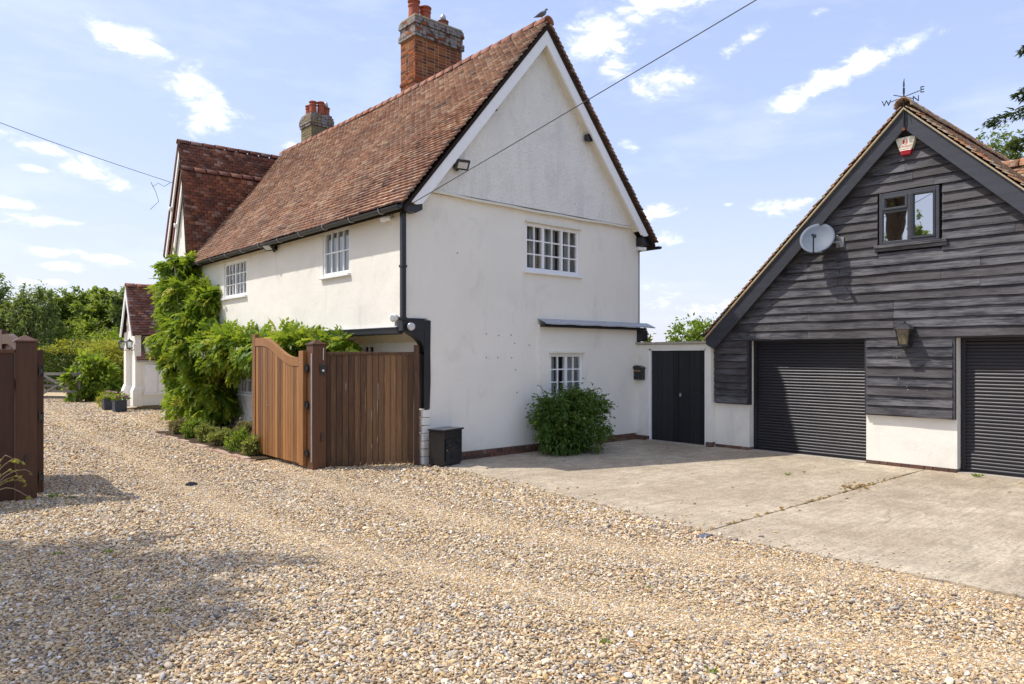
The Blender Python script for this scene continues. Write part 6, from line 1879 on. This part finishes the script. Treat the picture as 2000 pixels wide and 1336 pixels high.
P2 = np.stack([rng.uniform(-.3, 5, 26), rng.uniform(-7.5, -1.2, 26), np.full(26, .008)], -1); P3 = np.stack([rng.uniform(-.4, 4.2, 90) ** 1.0, rng.normal(-5.31, .018, 90), np.full(90, .004)], -1); P = np.concatenate([P, P2, P3])
D_ = rng.normal(size=(len(P), 3)); D_[:, 2] *= .3; D_ /= np.linalg.norm(D_, axis=1, keepdims=True)
o = link('fallen_leaves', stamp('fallen_leaves', LEAF[0], LEAF[1], leaf_mats(P, D_, .045, rng, .8), M['dead'], rng.random(len(P)))); o['kind'] = 'stuff'
bm = bmesh.new(); bmesh.ops.create_icosphere(bm, subdivisions=2, radius=.06)
for v in bm.verts: v.co = Vector((v.co.x * 1.3, v.co.y * .8, v.co.z * .6)) * (1 + .3 * mnoise.noise(v.co * 14))
me = bpy.data.meshes.new('stone'); bm.to_mesh(me); bm.free(); me.materials.append(M['plastic_black'])
tag(link('stone', me, None, (-3.36, .60, .0)), 'small black lump lying on the gravel left of the open gate leaf', 'stone')
q = MB(); pts = [(-.62 + .0, -5.35, 0)]
q.prism([(-.72, -5.44, -.012), (-.52, -5.42, -.012), (-.54, -5.33, -.012), (-.69, -5.32, -.012)], (0, 0, .012)); tag(q.build('slate_fragment', M['slate'], None, loc=(-.62, -5.4, 0)), 'flat blue-grey slate fragment at the slab corner where the joint meets the gravel', 'slate')


# ------------------------------------------------------------------ gravel: loose flint pebbles over the drive
def gravel():
    pc = bpy.data.collections.new('pebble_shapes')
    for k in range(9):
        rr = random.Random(k); bm = bmesh.new(); bmesh.ops.create_icosphere(bm, subdivisions=2, radius=1)
        o = Vector((rr.uniform(0, 50), rr.uniform(0, 50), 0)); sx, sy, sz = rr.uniform(.9, 1.25), rr.uniform(.55, .85), rr.uniform(.32, .52)
        for v in bm.verts:
            n = v.co.normalized(); d = 1 + .28 * mnoise.noise(n * 1.3 + o) + .10 * mnoise.noise(n * 3.1 + o)
            v.co = Vector((n.x * sx, n.y * sy, n.z * sz)) * d
        me = bpy.data.meshes.new('pebble'); bm.to_mesh(me); bm.free(); me.materials.append(M['pebble'])
        me.polygons.foreach_set('use_smooth', [k % 3 == 0] * len(me.polygons))
        pc.objects.link(bpy.data.objects.new('pebble', me))
    rng = np.random.default_rng(77)
    pts = []
    for d0, d1, dens, s in ((1.8, 6.5, 5800, .0079), (6.5, 10.5, 3400, .0096), (10.5, 16, 1300, .0135), (16, 30, 320, .022)):
        X1 = d1 * .95; n = int((2 * X1) * (d1 - d0) * dens)
        Y = rng.uniform(d0, d1, n); X = rng.uniform(-X1, X1, n)
        ok = np.abs(X) < Y * .80 + .6
        X, Y = X[ok], Y[ok]
        wx_ = CX + X * .7503 + Y * .661; wy_ = CY - X * .661 + Y * .7503
        edge = np.where(wy_ < -5.32, -.54 + .055 * (-5.4 - wy_), np.where(wy_ < -.9, -.03 + .095 * (wy_ + .9), -.03))
        edge = edge + rng.normal(size=len(wx_)) * .03 + (rng.random(len(wx_)) < .05) * rng.exponential(.22, len(wx_))
        ok = (wx_ < edge) & ~((wx_ > -1.93) & (wy_ > 2.2) & (wy_ < 7.7)) & (wx_ > -15)
        ok |= (wx_ > -1.93) & (wx_ < -.03) & (wy_ > 2.2) & (wy_ < 7.7) & (rng.random(len(wx_)) < .45)
        ok &= ~((wx_ > -.03) & (wy_ > 0))
        pts.append(np.stack([wx_[ok], wy_[ok], np.full(ok.sum(), s)], -1))
    p = np.concatenate(pts); n = len(p)
    # wheel tracks: finer, paler, pressed-in stone along the way cars take
    cx_ = -2.75 + .055 * (p[:, 1] + 1) + np.where(p[:, 1] < -1, .045 * (p[:, 1] + 1) ** 2, 0)
    tr = np.exp(-((np.abs(p[:, 0] - cx_) - .78) / .38) ** 2)
    sc = p[:, 2] * np.exp(rng.normal(size=n) * .36) * (1.12 - .42 * tr); sc = np.clip(sc, .0045, .030)
    z = gh(p[:, 0], p[:, 1]) + sc * rng.uniform(-.1, .75, n) * (1 - .5 * tr) + .006 - .006 * tr
    on = (p[:, 0] > np.where(p[:, 1] < -5.32, -.54 + .055 * (-5.4 - p[:, 1]), -.03 + .095 * (p[:, 1] + .9))) & (p[:, 1] < -.9)
    z = np.where(on, sc * .35, z)
    rot = np.stack([rng.normal(size=n) * .35, rng.normal(size=n) * .35, rng.random(n) * 6.283], -1)
    me = bpy.data.meshes.new('gravel'); me.vertices.add(n)
    me.vertices.foreach_set('co', np.stack([p[:, 0], p[:, 1], z], -1).astype(np.float32).ravel())
    a = me.attributes.new('size', 'FLOAT', 'POINT'); a.data.foreach_set('value', sc.astype(np.float32))
    a = me.attributes.new('turn', 'FLOAT_VECTOR', 'POINT'); a.data.foreach_set('vector', rot.astype(np.float32).ravel())
    ob = link('gravel', me); ob['kind'] = 'stuff'
    ng = bpy.data.node_groups.new('scatter_pebbles', 'GeometryNodeTree')
    ng.interface.new_socket('Geometry', in_out='INPUT', socket_type='NodeSocketGeometry'); ng.interface.new_socket('Geometry', in_out='OUTPUT', socket_type='NodeSocketGeometry')
    N = ng.nodes; L = ng.links
    gi, go = N.new('NodeGroupInput'), N.new('NodeGroupOutput')
    ci = N.new('GeometryNodeCollectionInfo'); ci.inputs['Collection'].default_value = pc; ci.inputs['Separate Children'].default_value = True; ci.inputs['Reset Children'].default_value = True
    ip = N.new('GeometryNodeInstanceOnPoints'); ip.inputs['Pick Instance'].default_value = True
    rv = N.new('FunctionNodeRandomValue'); rv.data_type = 'INT'; rv.inputs[4].default_value = 0; rv.inputs[5].default_value = 8
    a1 = N.new('GeometryNodeInputNamedAttribute'); a1.data_type = 'FLOAT'; a1.inputs['Name'].default_value = 'size'
    a2 = N.new('GeometryNodeInputNamedAttribute'); a2.data_type = 'FLOAT_VECTOR'; a2.inputs['Name'].default_value = 'turn'
    L.new(gi.outputs[0], ip.inputs['Points']); L.new(ci.outputs[0], ip.inputs['Instance']); L.new(rv.outputs[2], ip.inputs['Instance Index'])
    L.new(a2.outputs[0], ip.inputs['Rotation']); L.new(a1.outputs[0], ip.inputs['Scale']); L.new(ip.outputs[0], go.inputs[0])
    md = ob.modifiers.new('pebbles', 'NODES'); md.node_group = ng
    return n


print('pebbles', gravel())
print('objects', len(SC.objects), 'tris', sum(len(o.data.polygons) * 2 for o in SC.objects if o.type == 'MESH'))
